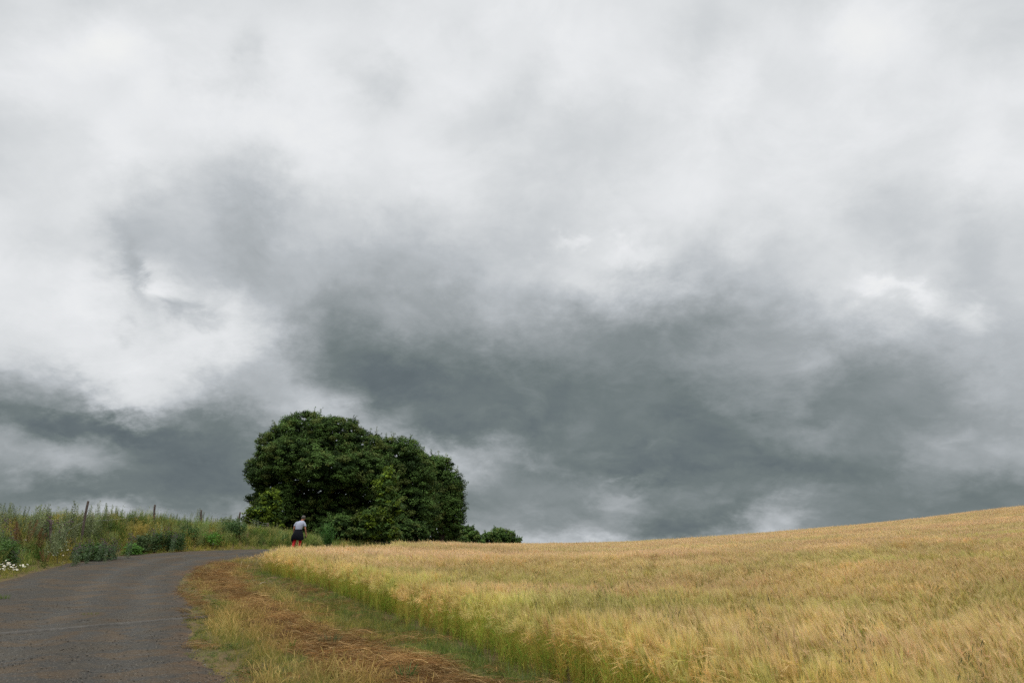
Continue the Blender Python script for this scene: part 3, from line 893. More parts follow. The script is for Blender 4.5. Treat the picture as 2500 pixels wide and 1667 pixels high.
def bank_cover():
    low = [grass_tuft(34, .16, .42, .007, [G_MID, G_YEL, G_YEL, G_STRAW, G_DARK], (.15, .8), 4, .15).mesh('bank_grass', M_GRASS) for _ in range(4)]
    tall = [grass_tuft(26, .18, .72, .008, [G_YEL, G_STRAW, G_MID, G_DARK], (.1, .6), 4, .5).mesh('bank_tall_grass', M_GRASS) for _ in range(4)]
    weeds = []
    for j in range(5):
        mb = MB()
        for s in range(12):
            a, r = rng.uniform(0, 6.28), .25 * math.sqrt(rng.uniform()); H = rng.uniform(.5, 1.0)
            c0 = np.array([(.12, .18, .07), (.19, .25, .13), (.09, .15, .04), (.24, .23, .10), (.14, .20, .05)][j])
            pts = mb.blade((r * math.cos(a), r * math.sin(a), 0), rng.uniform(0, 6.28), H, .010, rng.uniform(.05, .35), c0 * .7, c0, n=3)
            m = 34; t = rng.uniform(.1, 1, m)
            c = pts[0] + (pts[-1] - pts[0]) * t[:, None] + rng.normal(0, 1, (m, 3)) * (np.array((.07, .07, .03)) * (1.15 - t[:, None]))
            mb.leaves(c, rng.normal(size=(m, 3)) + (0, 0, .8), rng.uniform(.04, .10, m) * (1.1 - .5 * t), c0 * rng.uniform(.6, 1.5, (m, 1)), .35)
        weeds.append(mb.mesh('bank_weeds', M_GRASS))
    ok = lambda x, y: inside(x, y, LEFTPOLY) & in_view(x, y, 4) & (pdist(x, y, ROAD_L) < 9.5) & (y < 64)
    x, y = spread(30, -34, -6, 10, 64, ok)
    d = pdist(x, y, ROAD_L); n = len(x); u = rng.uniform(size=n); pt = fbm(x * .55, y * .55, 101, 3)
    idx = rng.integers(0, 4, n)
    idx = np.where((d > .8) & (u < .42) & (pt > .34), 4 + rng.integers(0, 4, n), idx)
    kind = np.clip((fbm(x * .5, y * .5, 103, 3) - .25) * 10, 0, 4.9).astype(int)
    idx = np.where((d > .9) & (u > .55), 8 + kind, idx)
    scl = np.where(d < .8, .28 + .75 * d, rng.uniform(.75, 1.15, n)) * rng.uniform(.8, 1.15, n) * np.where(idx >= 8, .50 + .55 * pt, .85)
    scl *= 1 - .50 * np.where(x < -16.5, sstep(3.2, 4.6, d), sstep(1.8, 3.6, d))
    g = fbm(x * .4, y * .4, 105, 3)[:, None]
    t = sstep(.38, .62, g); tint = (np.array((1.05, 1.15, .80)) * (1 - t) + np.array((1.5, 1.30, .85)) * t) * rng.uniform(.75, 1.2, (n, 1))
    rot = np.stack([rng.normal(0, .1, n), rng.normal(.06, .1, n), rng.uniform(0, 6.28, n)], 1)
    # leave a gap where the person walks and under the trees it thins out
    scatter('bank_undergrowth', low + tall + weeds, np.stack([x, y, hz(x, y)], 1), rot, scl, tint, idx, 'tangle of tall grass and wild herbs on the roadside bank', 'undergrowth')
    print('bank', n)


bank_cover()


def gravel():
    pr = []
    for j in range(5):
        mb = MB()
        for s in range(5):
            c = np.array((rng.normal(0, .08), rng.normal(0, .08), .0))
            r = rng.uniform(.006, .018)
            v = unit(rng.normal(size=(10, 3))) * r * rng.uniform(.7, 1.1, (10, 1)) * (1.2, 1, .55)
            import bmesh
            bm = bmesh.new()
            for q in v: bm.verts.new(q)
            bmesh.ops.convex_hull(bm, input=bm.verts); bm.verts.ensure_lookup_table()
            vv = [tuple(np.array(q.co) + c) for q in bm.verts]; bm.verts.index_update()
            ff = [[q.index for q in f.verts] for f in bm.faces]; ff = [f + [f[2]] if len(f) == 3 else f for f in ff]
            bm.free()
            mb.add(vv, ff, np.array([(.065, .06, .05), (.055, .05, .042), (.17, .155, .13), (.10, .085, .065), (.045, .042, .036)][rng.integers(5)]))
        pr.append(mb.mesh('gravel', M_STONE))
    x, y = spread((lambda x, y: np.where(y < 15, 34, np.where(y < 22, 16, 6)), 34), -19, 0, 7, 42, lambda x, y: inside(x, y, ROADPOLY) & in_view(x, y, 1))
    k = fbm(x * .9, y * .9, 111, 3) + .35 * (np.minimum(pdist(x, y, RR), 1.5) < .8) > rng.uniform(.25, .8, len(x)); x, y = x[k], y[k]; n = len(x)
    rot = np.stack([rng.normal(0, .1, n), rng.normal(0, .1, n), rng.uniform(0, 6.28, n)], 1)
    scatter('gravel', pr, np.stack([x, y, hz(x, y, False) + .02], 1), rot, rng.uniform(.45, 1.15, n), rng.uniform(.8, 1.3, (n, 1)) * np.ones(3), rng.integers(0, 5, n), 'loose grey and brown stones on the gravel track', 'gravel')


M_STONE = plant_mat('stone', True, 0.9, 0.0, 0.1, 3)
gravel()

# ================================================================== trees
LEAF_DEEP, LEAF_MID, LEAF_OLIVE, LEAF_LIME = [np.array(c) for c in ((.022, .045, .011), (.070, .125, .030), (.105, .138, .036), (.17, .25, .025))]


def tree(name, label, cat, base, blobs, Y, leaf, n_clump, per, cols, group=None, trunk_r=.28, clump_r=.5, depth=.85, limbs=14, sprigs=120, core=6000):
    """blobs: crown lobes as (px, py, rx, ry) seen at distance Y; each becomes a full ellipsoid in the round"""
    bx, by, bz = base
    root = empty(name, (bx, by, bz)); tag(root, label, cat, group)
    E = []
    for b in blobs:
        px, py, rx, ry = b[:4]; off = b[4] if len(b) > 4 else 0
        c = at(px, py, Y + off); s = (Y + off) / FPX / 1.0
        E.append((c - np.array(base), np.array((rx * s, (rx + ry) / 2 * s * depth, ry * s))))
    crown = MB(); area = np.array([e[1][0] * e[1][2] for e in E]); area = area / area.sum()

    def outside(p, skip, k=.82):
        r = np.ones(len(p), bool)
        for j, (c, s) in enumerate(E):
            if j != skip: r &= (((p - c) / s) ** 2).sum(1) > k
        return r
    centres = []
    for j, (c, s) in enumerate(E):
        m = int(n_clump * area[j])
        d = unit(rng.normal(size=(m * 2, 3))); rad = .93 + .30 * (fbm(d[:, :1] * 2.3 + j * 7, d[:, 2:] * 2.3 + d[:, 1:2] * 1.7, 123, 3) - .5) * .65 + rng.normal(0, .03, (m * 2, 1))
        p = c + d * s * rad
        k = outside(p, j) & (p[:, 2] > .25)
        p, d = p[k][:m], d[k][:m]
        centres.append(np.hstack([p, d]))
    C = np.vstack(centres)
    m = len(C)
    tone = cols[rng.integers(0, len(cols), m)] * rng.uniform(.9, 1.25, (m, 1))
    q = fbm(C[:, 0] * .35 + 3, C[:, 2] * .35 + C[:, 1] * .3, 121, 2)[:, None]
    tone = tone * (.7 + .6 * q)
    idx = np.repeat(np.arange(m), per)
    cr = clump_r * rng.uniform(.55, 1.35, m)
    dd = unit(rng.normal(size=(len(idx), 3)) + C[idx, 3:] * .7 + (0, 0, .25))
    rr = cr[idx][:, None] * rng.uniform(.25, 1.0, (len(idx), 1)) ** .6 * np.where(dd[:, 2:] > -.1, 1, .55)
    P = C[idx, :3] + dd * rr * (1, 1, .72)
    nn = dd + rng.normal(0, .55, (len(idx), 3)) + (0, 0, .5)
    crown.leaves(P, nn, leaf * rng.uniform(.6, 1.3, len(idx)), tone[idx] * rng.uniform(.75, 1.25, (len(idx), 1)), .62)
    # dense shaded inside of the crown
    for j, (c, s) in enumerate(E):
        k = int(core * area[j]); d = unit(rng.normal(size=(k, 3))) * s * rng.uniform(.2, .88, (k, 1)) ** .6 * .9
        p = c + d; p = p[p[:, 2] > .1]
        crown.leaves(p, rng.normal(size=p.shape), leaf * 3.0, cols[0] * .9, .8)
    # twigs that stand out of the outline
    wood = MB(); bark = np.array((.055, .045, .033))
    pick = rng.integers(0, m, sprigs)
    for i in pick:
        p0 = C[i, :3]; d = unit(C[i, 3:] * .8 + rng.normal(0, .35, 3) + (0, 0, .55)); L = clump_r * rng.uniform(.9, 1.6)
        t = np.linspace(0, 1, 4)[:, None]
        pts = p0 + d * L * t + np.array((0, 0, .12)) * t * t * L
        wood.tube(pts, [.018, .014, .009, .005], bark, 3)
        k = 16; tt = rng.uniform(.35, 1.05, k)[:, None]
        c = p0 + d * L * tt + np.array((0, 0, .12)) * tt * tt * L + rng.normal(0, .06, (k, 3))
        crown.leaves(c, rng.normal(size=(k, 3)) + (0, 0, 1), leaf * rng.uniform(.7, 1.1, k), tone[i] * rng.uniform(.8, 1.3, (k, 1)), .62)
    crown.build('crown', M_LEAF, root)
    # trunk and limbs
    top = np.mean([e[0] for e in E], axis=0)
    th = np.array((top[0] * .3, top[1] * .3, top[2] * .55))
    t = np.linspace(0, 1, 6)[:, None]
    pts = t * th + np.sin(t * 5) * np.array((.12, .06, 0)) * trunk_r * 3
    wood.tube(pts, trunk_r * np.array((1.35, 1.05, .95, .85, .75, .6)), bark, 9)
    for i in range(limbs):
        c, s = E[rng.integers(len(E))]
        e = c + unit(rng.normal(size=3)) * s * rng.uniform(.4, .85); e[2] = max(e[2], 1.2)
        f = rng.uniform(.35, 1.0); a = np.array([np.interp(f, t[:, 0], pts[:, k]) for k in range(3)])
        mid = a * .45 + e * .55 + rng.normal(0, .25, 3) + (0, 0, -.25)
        tt = np.linspace(0, 1, 6)[:, None]
        lp = (1 - tt) ** 2 * a + 2 * tt * (1 - tt) * mid + tt ** 2 * e
        wood.tube(lp, trunk_r * np.linspace(.45, .10, 6), bark, 6)
    wood.build('trunk', M_WOOD, root)
    return root


def gz(x, y): return float(hz(np.array([x]), np.array([y]))[0])


def base_at(px, Y):
    x = at(px, 1345, Y)[0]
    return (float(x), float(Y), gz(x, Y))


GREENS = np.array([LEAF_DEEP, LEAF_MID, LEAF_MID * .9, LEAF_OLIVE, LEAF_MID * 1.15])
LIMES = np.array([LEAF_MID * 1.2, LEAF_LIME, LEAF_LIME * .8, LEAF_LIME * .6])

TREES = 'trees in the clump behind the walker'
tree('broadleaf_tree', 'tallest broad dark green tree directly behind the walking person', 'tree', base_at(765, 60),
     [(745, 1082, 90, 72), (683, 1105, 52, 62), (815, 1085, 80, 65), (870, 1118, 72, 68), (760, 1180, 130, 90), (885, 1190, 62, 90), (662, 1150, 48, 40),
      (700, 1245, 75, 55), (800, 1260, 100, 62), (628, 1148, 26, 22), (905, 1122, 44, 46), (922, 1118, 34, 36), (643, 1213, 34, 20), (870, 1275, 75, 52), (735, 1290, 90, 42), (715, 1120, 75, 52, -2.4), (805, 1150, 85, 42, -3.0), (885, 1155, 58, 48, -2.2), (650, 1165, 40, 26, -1.6)],
     60, .12, 1900, 120, GREENS, TREES, trunk_r=.38, sprigs=420, core=15000, clump_r=.45)
tree('broadleaf_tree', 'middle tree of the clump, its rounded top just right of the tallest', 'tree', base_at(985, 73),
     [(972, 1118, 58, 46), (1000, 1170, 60, 65), (955, 1190, 50, 80), (990, 1250, 75, 75), (1015, 1140, 32, 30), (950, 1090, 22, 18)],
     73, .14, 560, 120, GREENS * 1.05, TREES, trunk_r=.3, sprigs=200, core=4000, clump_r=.58)
tree('broadleaf_tree', 'rightmost tree of the clump, rounded with a gap low on its right side', 'tree', base_at(1075, 80),
     [(1065, 1160, 50, 40), (1090, 1190, 40, 45), (1065, 1225, 58, 60), (1100, 1245, 32, 42), (1040, 1270, 45, 50), (1108, 1285, 22, 24), (1065, 1135, 32, 16)],
     80, .15, 520, 120, GREENS * 1.0, TREES, trunk_r=.28, sprigs=200, core=3500, clump_r=.6)
LIME_G = 'yellow green young maples under the tall trees'
tree('young_maple', 'yellow green young maple at the left foot of the tallest tree', 'tree', base_at(640, 52.5),
     [(632, 1262, 32, 24), (655, 1240, 22, 26), (610, 1270, 18, 10), (655, 1285, 30, 18), (665, 1215, 16, 16)],
     52.5, .17, 150, 26, LIMES * .65, LIME_G, trunk_r=.06, clump_r=.34, limbs=7, sprigs=26, core=200)
tree('young_maple', 'bright yellow green young maple between the tallest and the middle tree', 'tree', base_at(945, 58),
     [(950, 1172, 12, 28), (945, 1212, 20, 22), (960, 1240, 24, 16), (925, 1262, 36, 22), (895, 1285, 38, 30), (950, 1292, 20, 26), (930, 1190, 16, 14)],
     55.5, .17, 270, 34, np.vstack([LIMES * .7, GREENS[1:4]]), LIME_G, trunk_r=.07, clump_r=.36, limbs=8, sprigs=40, core=500)
HEDGE = 'dark bushes at the foot of the tree clump'
for px, Y, blobs, c, lab in [
        (830, 55, [(835, 1300, 60, 38), (800, 1315, 38, 22)], 0.9, 'dark bush under the tallest tree, right of the walking person'),
        (905, 62, [(900, 1300, 55, 40), (935, 1310, 40, 30)], 1.0, 'dark bush in front of the gap between tallest and middle tree'),
        (1098, 84, [(1092, 1316, 34, 15), (1112, 1320, 22, 12)], 1.1, 'low bush under the rightmost clump tree, closing the gap above the barley'),
        (985, 66, [(975, 1305, 50, 36), (1010, 1308, 36, 30)], .95, 'dark bush at the foot of the middle tree')]:
    tree('bush', lab, 'bush', base_at(px, Y), blobs, Y, .15, 170, 44, GREENS * c, HEDGE, trunk_r=.06, clump_r=.35, limbs=5, sprigs=24, core=900)
tree('far_tree', 'small round far tree peeping over the barley next to the rightmost clump tree', 'tree', base_at(1145, 118), [(1140, 1312, 26, 24), (1158, 1322, 18, 20), (1125, 1318, 18, 22)],
     118, .22, 190, 40, GREENS * 1.2, 'far trees beyond the crest', trunk_r=.15, clump_r=.5, limbs=5, sprigs=40, core=600)
tree('far_tree', 'low wide far tree on the crest, farthest right of all trees', 'tree', base_at(1215, 150), [(1222, 1312, 34, 20), (1195, 1318, 24, 16), (1250, 1321, 20, 11), (1215, 1330, 50, 15)],
     150, .26, 230, 40, GREENS * 1.25, 'far trees beyond the crest', trunk_r=.15, clump_r=.55, limbs=6, sprigs=60, core=800)


# ------------------------------------------------------------------ broom bush by the walker, plants of the bank
def broom(label, loc, H, spread_, col, n=90):
    root = empty('broom_bush', loc); tag(root, label, 'bush')
    mb = MB(); wood = MB()
    for i in range(n):
        az = rng.uniform(0, 6.28); lean = abs(rng.normal(0, spread_))
        pts = mb.blade((rng.normal(0, .1), rng.normal(0, .1), 0), az, H * rng.uniform(.5, 1.05), .012, lean, col * .7, col, n=5, droop=.6)
        m = 16; t = rng.uniform(.3, 1, m)
        c = np.stack([np.interp(t, np.linspace(0, 1, len(pts)), pts[:, k]) for k in range(3)], 1) + rng.normal(0, .03, (m, 3))
        mb.leaves(c, rng.normal(size=(m, 3)), rng.uniform(.05, .12, m), col * rng.uniform(.6, 1.5, (m, 1)), .35)
    mb.build('foliage', M_PLANT, root)
    for i in range(5):
        wood.tube([(0, 0, -.05), (rng.normal(0, .1), rng.normal(0, .1), H * .5)], [.02, .01], (.05, .05, .03), 5)
    wood.build('stem', M_WOOD, root)


def on_bank(px, Y):
    x = at(px, 1345, Y)[0]
    return (float(x), float(Y), gz(x, Y))


broom('fresh green feathery broom bush right beside the walking person', on_bank(800, 47.0), 1.6, .5, np.array((.06, .15, .03)), 130)
broom('low yellow green broom bush just right of the walker, at the barley', on_bank(765, 44.5), .75, .6, np.array((.14, .18, .04)), 60)


def leafy_bush(proto_col, H, W, n=900, leaf=.09):
    """low round leafy plant: returns (foliage mesh, stem mesh)"""
    mb = MB(); nst = 22
    for i in range(nst):
        a, r = rng.uniform(0, 6.28), W * math.sqrt(rng.uniform()) * .8
        h = H * (1 - .45 * (r / W) ** 2) * rng.uniform(.75, 1.05)
        k = n // nst; t = rng.uniform(.1, 1, k)
        c = np.array((r * math.cos(a), r * math.sin(a), 0)) + np.stack([rng.normal(0, .09, k) * (1.3 - .6 * t), rng.normal(0, .09, k) * (1.3 - .6 * t), t * h], 1)
        mb.leaves(c, rng.normal(size=(k, 3)) * .7 + (math.cos(a) * .5, math.sin(a) * .5, .9), leaf * rng.uniform(.5, 1.3, k), proto_col * rng.uniform(.6, 1.5, (k, 1)), .55)
    st = MB()
    for i in range(9):
        a = rng.uniform(0, 6.28); st.tube([(0, 0, -.05), (math.cos(a) * W * .3, math.sin(a) * W * .3, H * .45), (math.cos(a) * W * .5, math.sin(a) * W * .5, H * .8)], [.012, .008, .004], proto_col * .8, 4)
    return mb.mesh('foliage', M_PLANT), st.mesh('stem', M_WOOD)


def stem_plant(kind):
    """tall single plants: returns (foliage mesh, stem mesh, flower mesh or None)"""
    mb, st, fl = MB(), MB(), MB(); has = False
    if kind == 'mugwort':
        for s in range(rng.integers(2, 5)):
            c0 = np.array([(.20, .245, .11), (.25, .285, .155), (.16, .20, .085)][rng.integers(3)]) * rng.uniform(.8, 1.2)
            H = rng.uniform(.95, 1.45); az = rng.uniform(0, 6.28); o = rng.normal(0, .07, 2)
            pts = st.blade((o[0], o[1], -.05), az, H, .014, rng.uniform(.02, .16), (.10, .09, .05), c0 * .8, n=5)
            nb = 22
            for b in range(nb):
                t = .28 + .72 * b / nb
                p = np.array([np.interp(t, np.linspace(0, 1, len(pts)), pts[:, k]) for k in range(3)])
                a2 = b * 2.4 + rng.normal(0, .3); L = (.26 * (1.12 - t) + .03) * rng.uniform(.7, 1.2)
                d = unit(np.array((math.cos(a2) * .62, math.sin(a2) * .62, .85)))
                m = int(9 + 16 * (1 - t)); tt = rng.uniform(.1, 1, m)[:, None]
                c = p + d * L * tt + rng.normal(0, .012, (m, 3))
                mb.leaves(c, rng.normal(size=(m, 3)), rng.uniform(.022, .055, m), c0 * rng.uniform(.7, 1.35, (m, 1)), .42)
    elif kind == 'dock':
        for s in range(3):
            c0 = np.array((.18, .10, .045)) * rng.uniform(.7, 1.25)
            H = rng.uniform(.95, 1.35); o = rng.normal(0, .06, 2)
            pts = st.blade((o[0], o[1], -.05), rng.uniform(0, 6.28), H, .014, rng.uniform(.05, .4), (.13, .11, .04), c0, n=5)
            m = 420; t = rng.uniform(.42, 1, m)
            p = np.stack([np.interp(t, np.linspace(0, 1, len(pts)), pts[:, k]) for k in range(3)], 1)
            w = .055 * (1.25 - t) + .008
            mb.leaves(p + rng.normal(0, 1, (m, 3)) * w[:, None] * (1, 1, .5), rng.normal(size=(m, 3)), rng.uniform(.015, .03, m), c0 * rng.uniform(.6, 1.5, (m, 1)), .8)
            m = 16; t = rng.uniform(.05, .4, m); p = pts[0] + (pts[-1] - pts[0]) * t[:, None] + rng.normal(0, .07, (m, 3))
            mb.leaves(p, rng.normal(size=(m, 3)) + (0, 0, .5), rng.uniform(.1, .22, m), np.array((.10, .14, .035)) * rng.uniform(.7, 1.3, (m, 1)), .3)
    elif kind == 'thistle':
        has = True
        for s in range(4):
            H = rng.uniform(.8, 1.25); o = rng.normal(0, .08, 2); c0 = np.array((.12, .18, .09))
            pts = st.blade((o[0], o[1], -.05), rng.uniform(0, 6.28), H, .012, rng.uniform(.05, .35), c0 * .8, c0, n=4)
            m = 60; t = rng.uniform(.1, .9, m); p = pts[0] + (pts[-1] - pts[0]) * t[:, None] + rng.normal(0, .05, (m, 3))
            mb.leaves(p, rng.normal(size=(m, 3)), rng.uniform(.05, .13, m), c0 * rng.uniform(.6, 1.4, (m, 1)), .25)
            for b in range(9):
                e = pts[-1] + rng.normal(0, 1, 3) * (.11, .11, .09)
                st.ribbon([pts[-2] * .5 + pts[-1] * .5, e], [.006, .004], rng.normal(size=3), c0, c0)
                mb.leaves(e + rng.normal(0, .010, (8, 3)), rng.normal(size=(8, 3)), .028, (.10, .13, .07), .8)
                fl.leaves(e + (0, 0, .02) + rng.normal(0, .011, (12, 3)), rng.normal(size=(12, 3)), .028, np.array((.20, .10, .17)) * rng.uniform(.7, 1.3, (12, 1)), .5)
    elif kind == 'umbel':
        has = True
        for s in range(3):
            H = rng.uniform(.55, .9); c0 = np.array((.14, .19, .07)); o = rng.normal(0, .08, 2)
            pts = st.blade((o[0], o[1], -.05), rng.uniform(0, 6.28), H, .010, rng.uniform(.05, .3), c0, c0, n=4)
            m = 26; t = rng.uniform(.1, .9, m); p = pts[0] + (pts[-1] - pts[0]) * t[:, None] + rng.normal(0, .05, (m, 3))
            mb.leaves(p, rng.normal(size=(m, 3)), rng.uniform(.03, .08, m), c0 * rng.uniform(.6, 1.4, (m, 1)), .4)
            for b in range(26):
                a, r = rng.uniform(0, 6.28), .065 * math.sqrt(rng.uniform()); e = pts[-1] + (r * math.cos(a), r * math.sin(a), .05 - r * .2)
                st.ribbon([pts[-1], e], [.002, .002], rng.normal(size=3), c0, c0)
                fl.leaves(e + rng.normal(0, .006, (4, 3)), rng.normal(size=(4, 3)) * .4 + (0, 0, 1), .016, (.45, .46, .40), .9)
    return mb.mesh('foliage', M_PLANT), st.mesh('stem', M_PLANT), (fl.mesh('blossoms', M_PLANT) if has else None)


def plant_things(name, label, cat, group, kinds, spots):
    """spots: (px, Y, scale)"""
    protos = {}
    for i, (px, Y, s) in enumerate(spots):
        loc = on_bank(px, Y); j = i % len(kinds)
        if j not in protos:
            root = empty(name, loc); parts = kinds[j]
            for nm, me in zip(('foliage', 'stem', 'blossoms'), parts):
                if me: link(bpy.data.objects.new(nm, me), root)
            protos[j] = root
        else:
            root = copy_tree(protos[j]); root.location = loc
        root.rotation_euler = (rng.normal(0, .06), rng.normal(0, .06), rng.uniform(0, 6.28)); root.scale = (s, s, s)
        lab = label[i] if isinstance(label, list) else label
        tag(root, lab, cat, group)


def fence_y(px):   # distance of the fence line seen at a photograph column
    return float(np.interp(px, [-60, 125, 205, 375, 491, 583, 653, 720], [32.5, 35.5, 38, 43.5, 46.6, 48.5, 50, 52]))


mug = [stem_plant('mugwort') for _ in range(6)]
spots = []
for k in range(130):
    px = -45 + 735 * (k + rng.uniform(-.5, .5)) / 130
    Y = fence_y(px) + (rng.uniform(.1, 2.2) if rng.uniform() < (.92 if px < 300 else .75) else rng.uniform(-2.6, -.6))
    top = np.interp(px, [-50, 0, 40, 80, 130, 170, 200, 240, 265, 300, 340, 380, 430, 452, 475, 520, 560, 600, 640, 690], [1235, 1222, 1236, 1222, 1250, 1222, 1240, 1224, 1236, 1252, 1262, 1258, 1262, 1246, 1244, 1266, 1258, 1270, 1280, 1295])
    q = at(px, top, Y); s_ = (q[2] - gz(q[0], Y)) / 1.22
    spots.append((px, Y, float(np.clip(s_ * (rng.uniform(.92, 1.06) if rng.uniform() < .6 else rng.uniform(.6, .95)) * (1 if Y > fence_y(px) else .72), .45, 1.5))))
    if k % 25 == 0: print('mug', round(px), round(s_, 2))
plant_things('mugwort', 'tall grey green feathery mugwort standing against the sky along the fence', 'wild plant', 'mugwort along the fence', mug, spots)
dock = [stem_plant('dock') for _ in range(3)]
plant_things('dock_plant', ['rusty brown dock spike, leftmost on the bank', 'rusty brown leaning dock spike, second from the left on the bank', 'rusty brown dock spike, third from the left, before the short post',
                            'rusty dock low in the grass in front of the short post', 'small rust coloured dock beside the yellow grass near the leftmost thistles'], 'wild plant', 'rusty docks on the bank', dock,
             [(38, 33.2, 1.15), (60, 33.5, 1.2), (92, 34.2, 1.15), (112, 32.6, .7), (20, 31.5, .6)])
th = [stem_plant('thistle') for _ in range(3)]
plant_things('thistle', 'purple headed thistle in the grass of the bank', 'wild plant', 'purple thistles on the bank', th,
             [(8, 32.5, 1.0), (18, 31.5, .75), (45, 31, .65), (130, 35.6, 1.25), (105, 35.6, 1.2), (195, 34, .8), (215, 34.5, .78), (238, 35.5, .8), (262, 35.8, .72), (285, 36.5, .75), (310, 37, .9), (372, 41, .95), (402, 41.5, .9), (418, 40.5, .82),
              (182, 33.2, .72), (275, 36.0, .6)])
bush_lab = ['very dark green leafy bush below the tallest leaning post', 'dark green bush to the right of the thistles on the bank', 'small bright green bush at the track edge between the first two sky posts',
            'dark bush with purple tips left of the middle of the bank', 'large dark green bush at the track edge in front of the second tall post', 'bright green bush low before the third tall post',
            'dark green bush left of the last fence post', 'dark green bush at the far left edge by the daisies', 'green bush above the track bend beside the large dark bush', 'grey green bush behind the last fence post']
bcol = [(.045, .09, .032), (.05, .095, .035), (.06, .14, .028), (.055, .09, .04), (.036, .075, .03), (.065, .16, .022), (.05, .10, .035), (.06, .12, .035), (.06, .11, .035), (.11, .15, .07)]
bspot = [(216, 35.6, .95, .62), (243, 36.3, .85, .6), (322, 38.8, .60, .42), (350, 40.2, 1.0, .55), (410, 41.0, 1.15, .75), (508, 42.9, .85, .6), (565, 44.5, 1.0, .6), (6, 30.6, 1.0, .6), (455, 43.0, .8, .55), (545, 47.6, .85, .6)]
for lab, c, (px, Y, H, W) in zip(bush_lab, bcol, bspot):
    f, s = leafy_bush(np.array(c) * (1.3, 1.25, 1.0), H, W, int(1100 * H * W / .5) + 500)
    root = empty('leafy_bush', on_bank(px, Y + .35)); root.scale = (1.25, 1.0, .95); tag(root, lab, 'bush', 'leafy bushes on the bank')
    link(bpy.data.objects.new('foliage', f), root); link(bpy.data.objects.new('stem', s), root)
um = [stem_plant('umbel') for _ in range(2)]
plant_things('white_umbel', ['white flat flower head in front of the leaning post', 'white umbel right of the very dark bush', 'white umbel above the daisy patch on the left', 'white flowers at the track edge below the green bushes'], 'wild plant', 'white umbels', um,
             [(190, 33.4, .62), (258, 34.6, .5), (150, 31.9, .4), (520, 42.8, .4)])


def daisies():
    pr = []
    for j in range(3):
        st, pe = MB(), MB()
        for s in range(1):
            o = rng.normal(0, .01, 2); pts = st.blade((o[0], o[1], -.03), rng.uniform(0, 6.28), rng.uniform(.18, .34), .005, rng.uniform(.1, .5), (.12, .18, .05), n=3)
            k = 11; a = np.arange(k) * 2 * math.pi / k; tip = pts[-1]
            nrm = unit(np.array((rng.normal(0, .35), -.5 + rng.normal(0, .3), 1))); u_ = unit(np.cross(nrm, (0, 1, .3))); w_ = np.cross(nrm, u_)
            for q in a:
                dq = u_ * math.cos(q) + w_ * math.sin(q); sd = np.cross(nrm, dq)
                pe.ribbon([tip + dq * .006, tip + dq * .017, tip + dq * .026], [.006, .010, .004], sd, (.80, .80, .76))
            pe.ribbon([tip - u_ * .008 + nrm * .004, tip + u_ * .008 + nrm * .004], [.014, .014], w_, (.75, .50, .05))
        pr.append((st.mesh('stem', M_PLANT), pe.mesh('blossoms', M_PLANT)))
    proto = {}
    P = []
    for k in range(58):
        px = rng.uniform(-5, 64); py = 1392 + rng.uniform(0, 34) - (px - 20) * .2; P.append((px, py))
    for k in range(40):
        px = rng.uniform(95, 172); P.append((px, 1350 + rng.normal(0, 7) + (130 - px) * .08))
    for k, (px, py) in enumerate(P):
        # walk along the ray until it meets the land
        Ys = np.linspace(16, 45, 400); pts = np.array([at(px, py, Y) for Y in Ys]); hh = hz(pts[:, 0], pts[:, 1], False) + .30
        hit = np.where(pts[:, 2] < hh)[0]
        Y = Ys[hit[0]] if len(hit) else 30; x = at(px, py, Y)[0]
        for _ in range(30):                       # off the gravel, at the fringe of the grass
            if inside(np.array([x]), np.array([Y]), ROADPOLY)[0] or pdist(np.array([x]), np.array([Y]), ROAD_L)[0] < .15:
                Y += .15; x -= .10
        Y += rng.uniform(0, 1.3); x -= rng.uniform(0, .8)
        loc = (x, Y, gz(x, Y)); j = k % 3
        if j not in proto:
            root = empty('daisy', loc); link(bpy.data.objects.new('stem', pr[j][0]), root); link(bpy.data.objects.new('blossoms', pr[j][1]), root); proto[j] = root
        else:
            root = copy_tree(proto[j]); root.location = loc
        root.rotation_euler = (0, 0, rng.normal(0, .7)); root.scale = (1.45,) * 3
        tag(root, 'small white daisy at the grassy left edge of the gravel track', 'flower', 'white daisies beside the track')


daisies()


# ------------------------------------------------------------------ fence posts and wire
def post(label, px, top_py, Y, base_py=None, lean_px=0, r=.05):
    """a round weathered timber post; its top and lean read from the photograph, standing in the bank"""
    b = at(px - lean_px, 1345, Y); z0 = gz(b[0], Y)
    t = at(px, top_py, Y)
    root = empty('fence_post', (float(b[0]), Y, z0)); tag(root, label, 'fence post', 'weathered fence posts')
    d = t - np.array((b[0], Y, z0)); n = 7; tt = np.linspace(-.15, 1, n)[:, None]
    pts = d * tt + np.array((.012, 0, 0)) * np.sin(tt * 7)
    pts = np.vstack([pts, pts[-1] + unit(d) * .012])
    mb = MB(); mb.tube(pts, np.append(r * np.linspace(1.12, .95, n), r * .72), (.115, .09, .075), 10, col1=(.09, .07, .06))
    mb.build('post', M_POST, root)
    st = MB()
    for h in (.62, .8, .93):
        q = d * h + np.array((0, -r, 0)); st.tube([q + (-.02, -.004, 0), q + (0, -.012, 0), q + (.02, -.004, 0)], .004, (.35, .35, .36), 5)
        st.tube([q + (-.02, -.004, 0), q + (-.02, .03, 0)], .004, (.35, .35, .36), 5)
    st.build('staple', M_POST, root)
    return np.array((b[0], Y, z0)), d


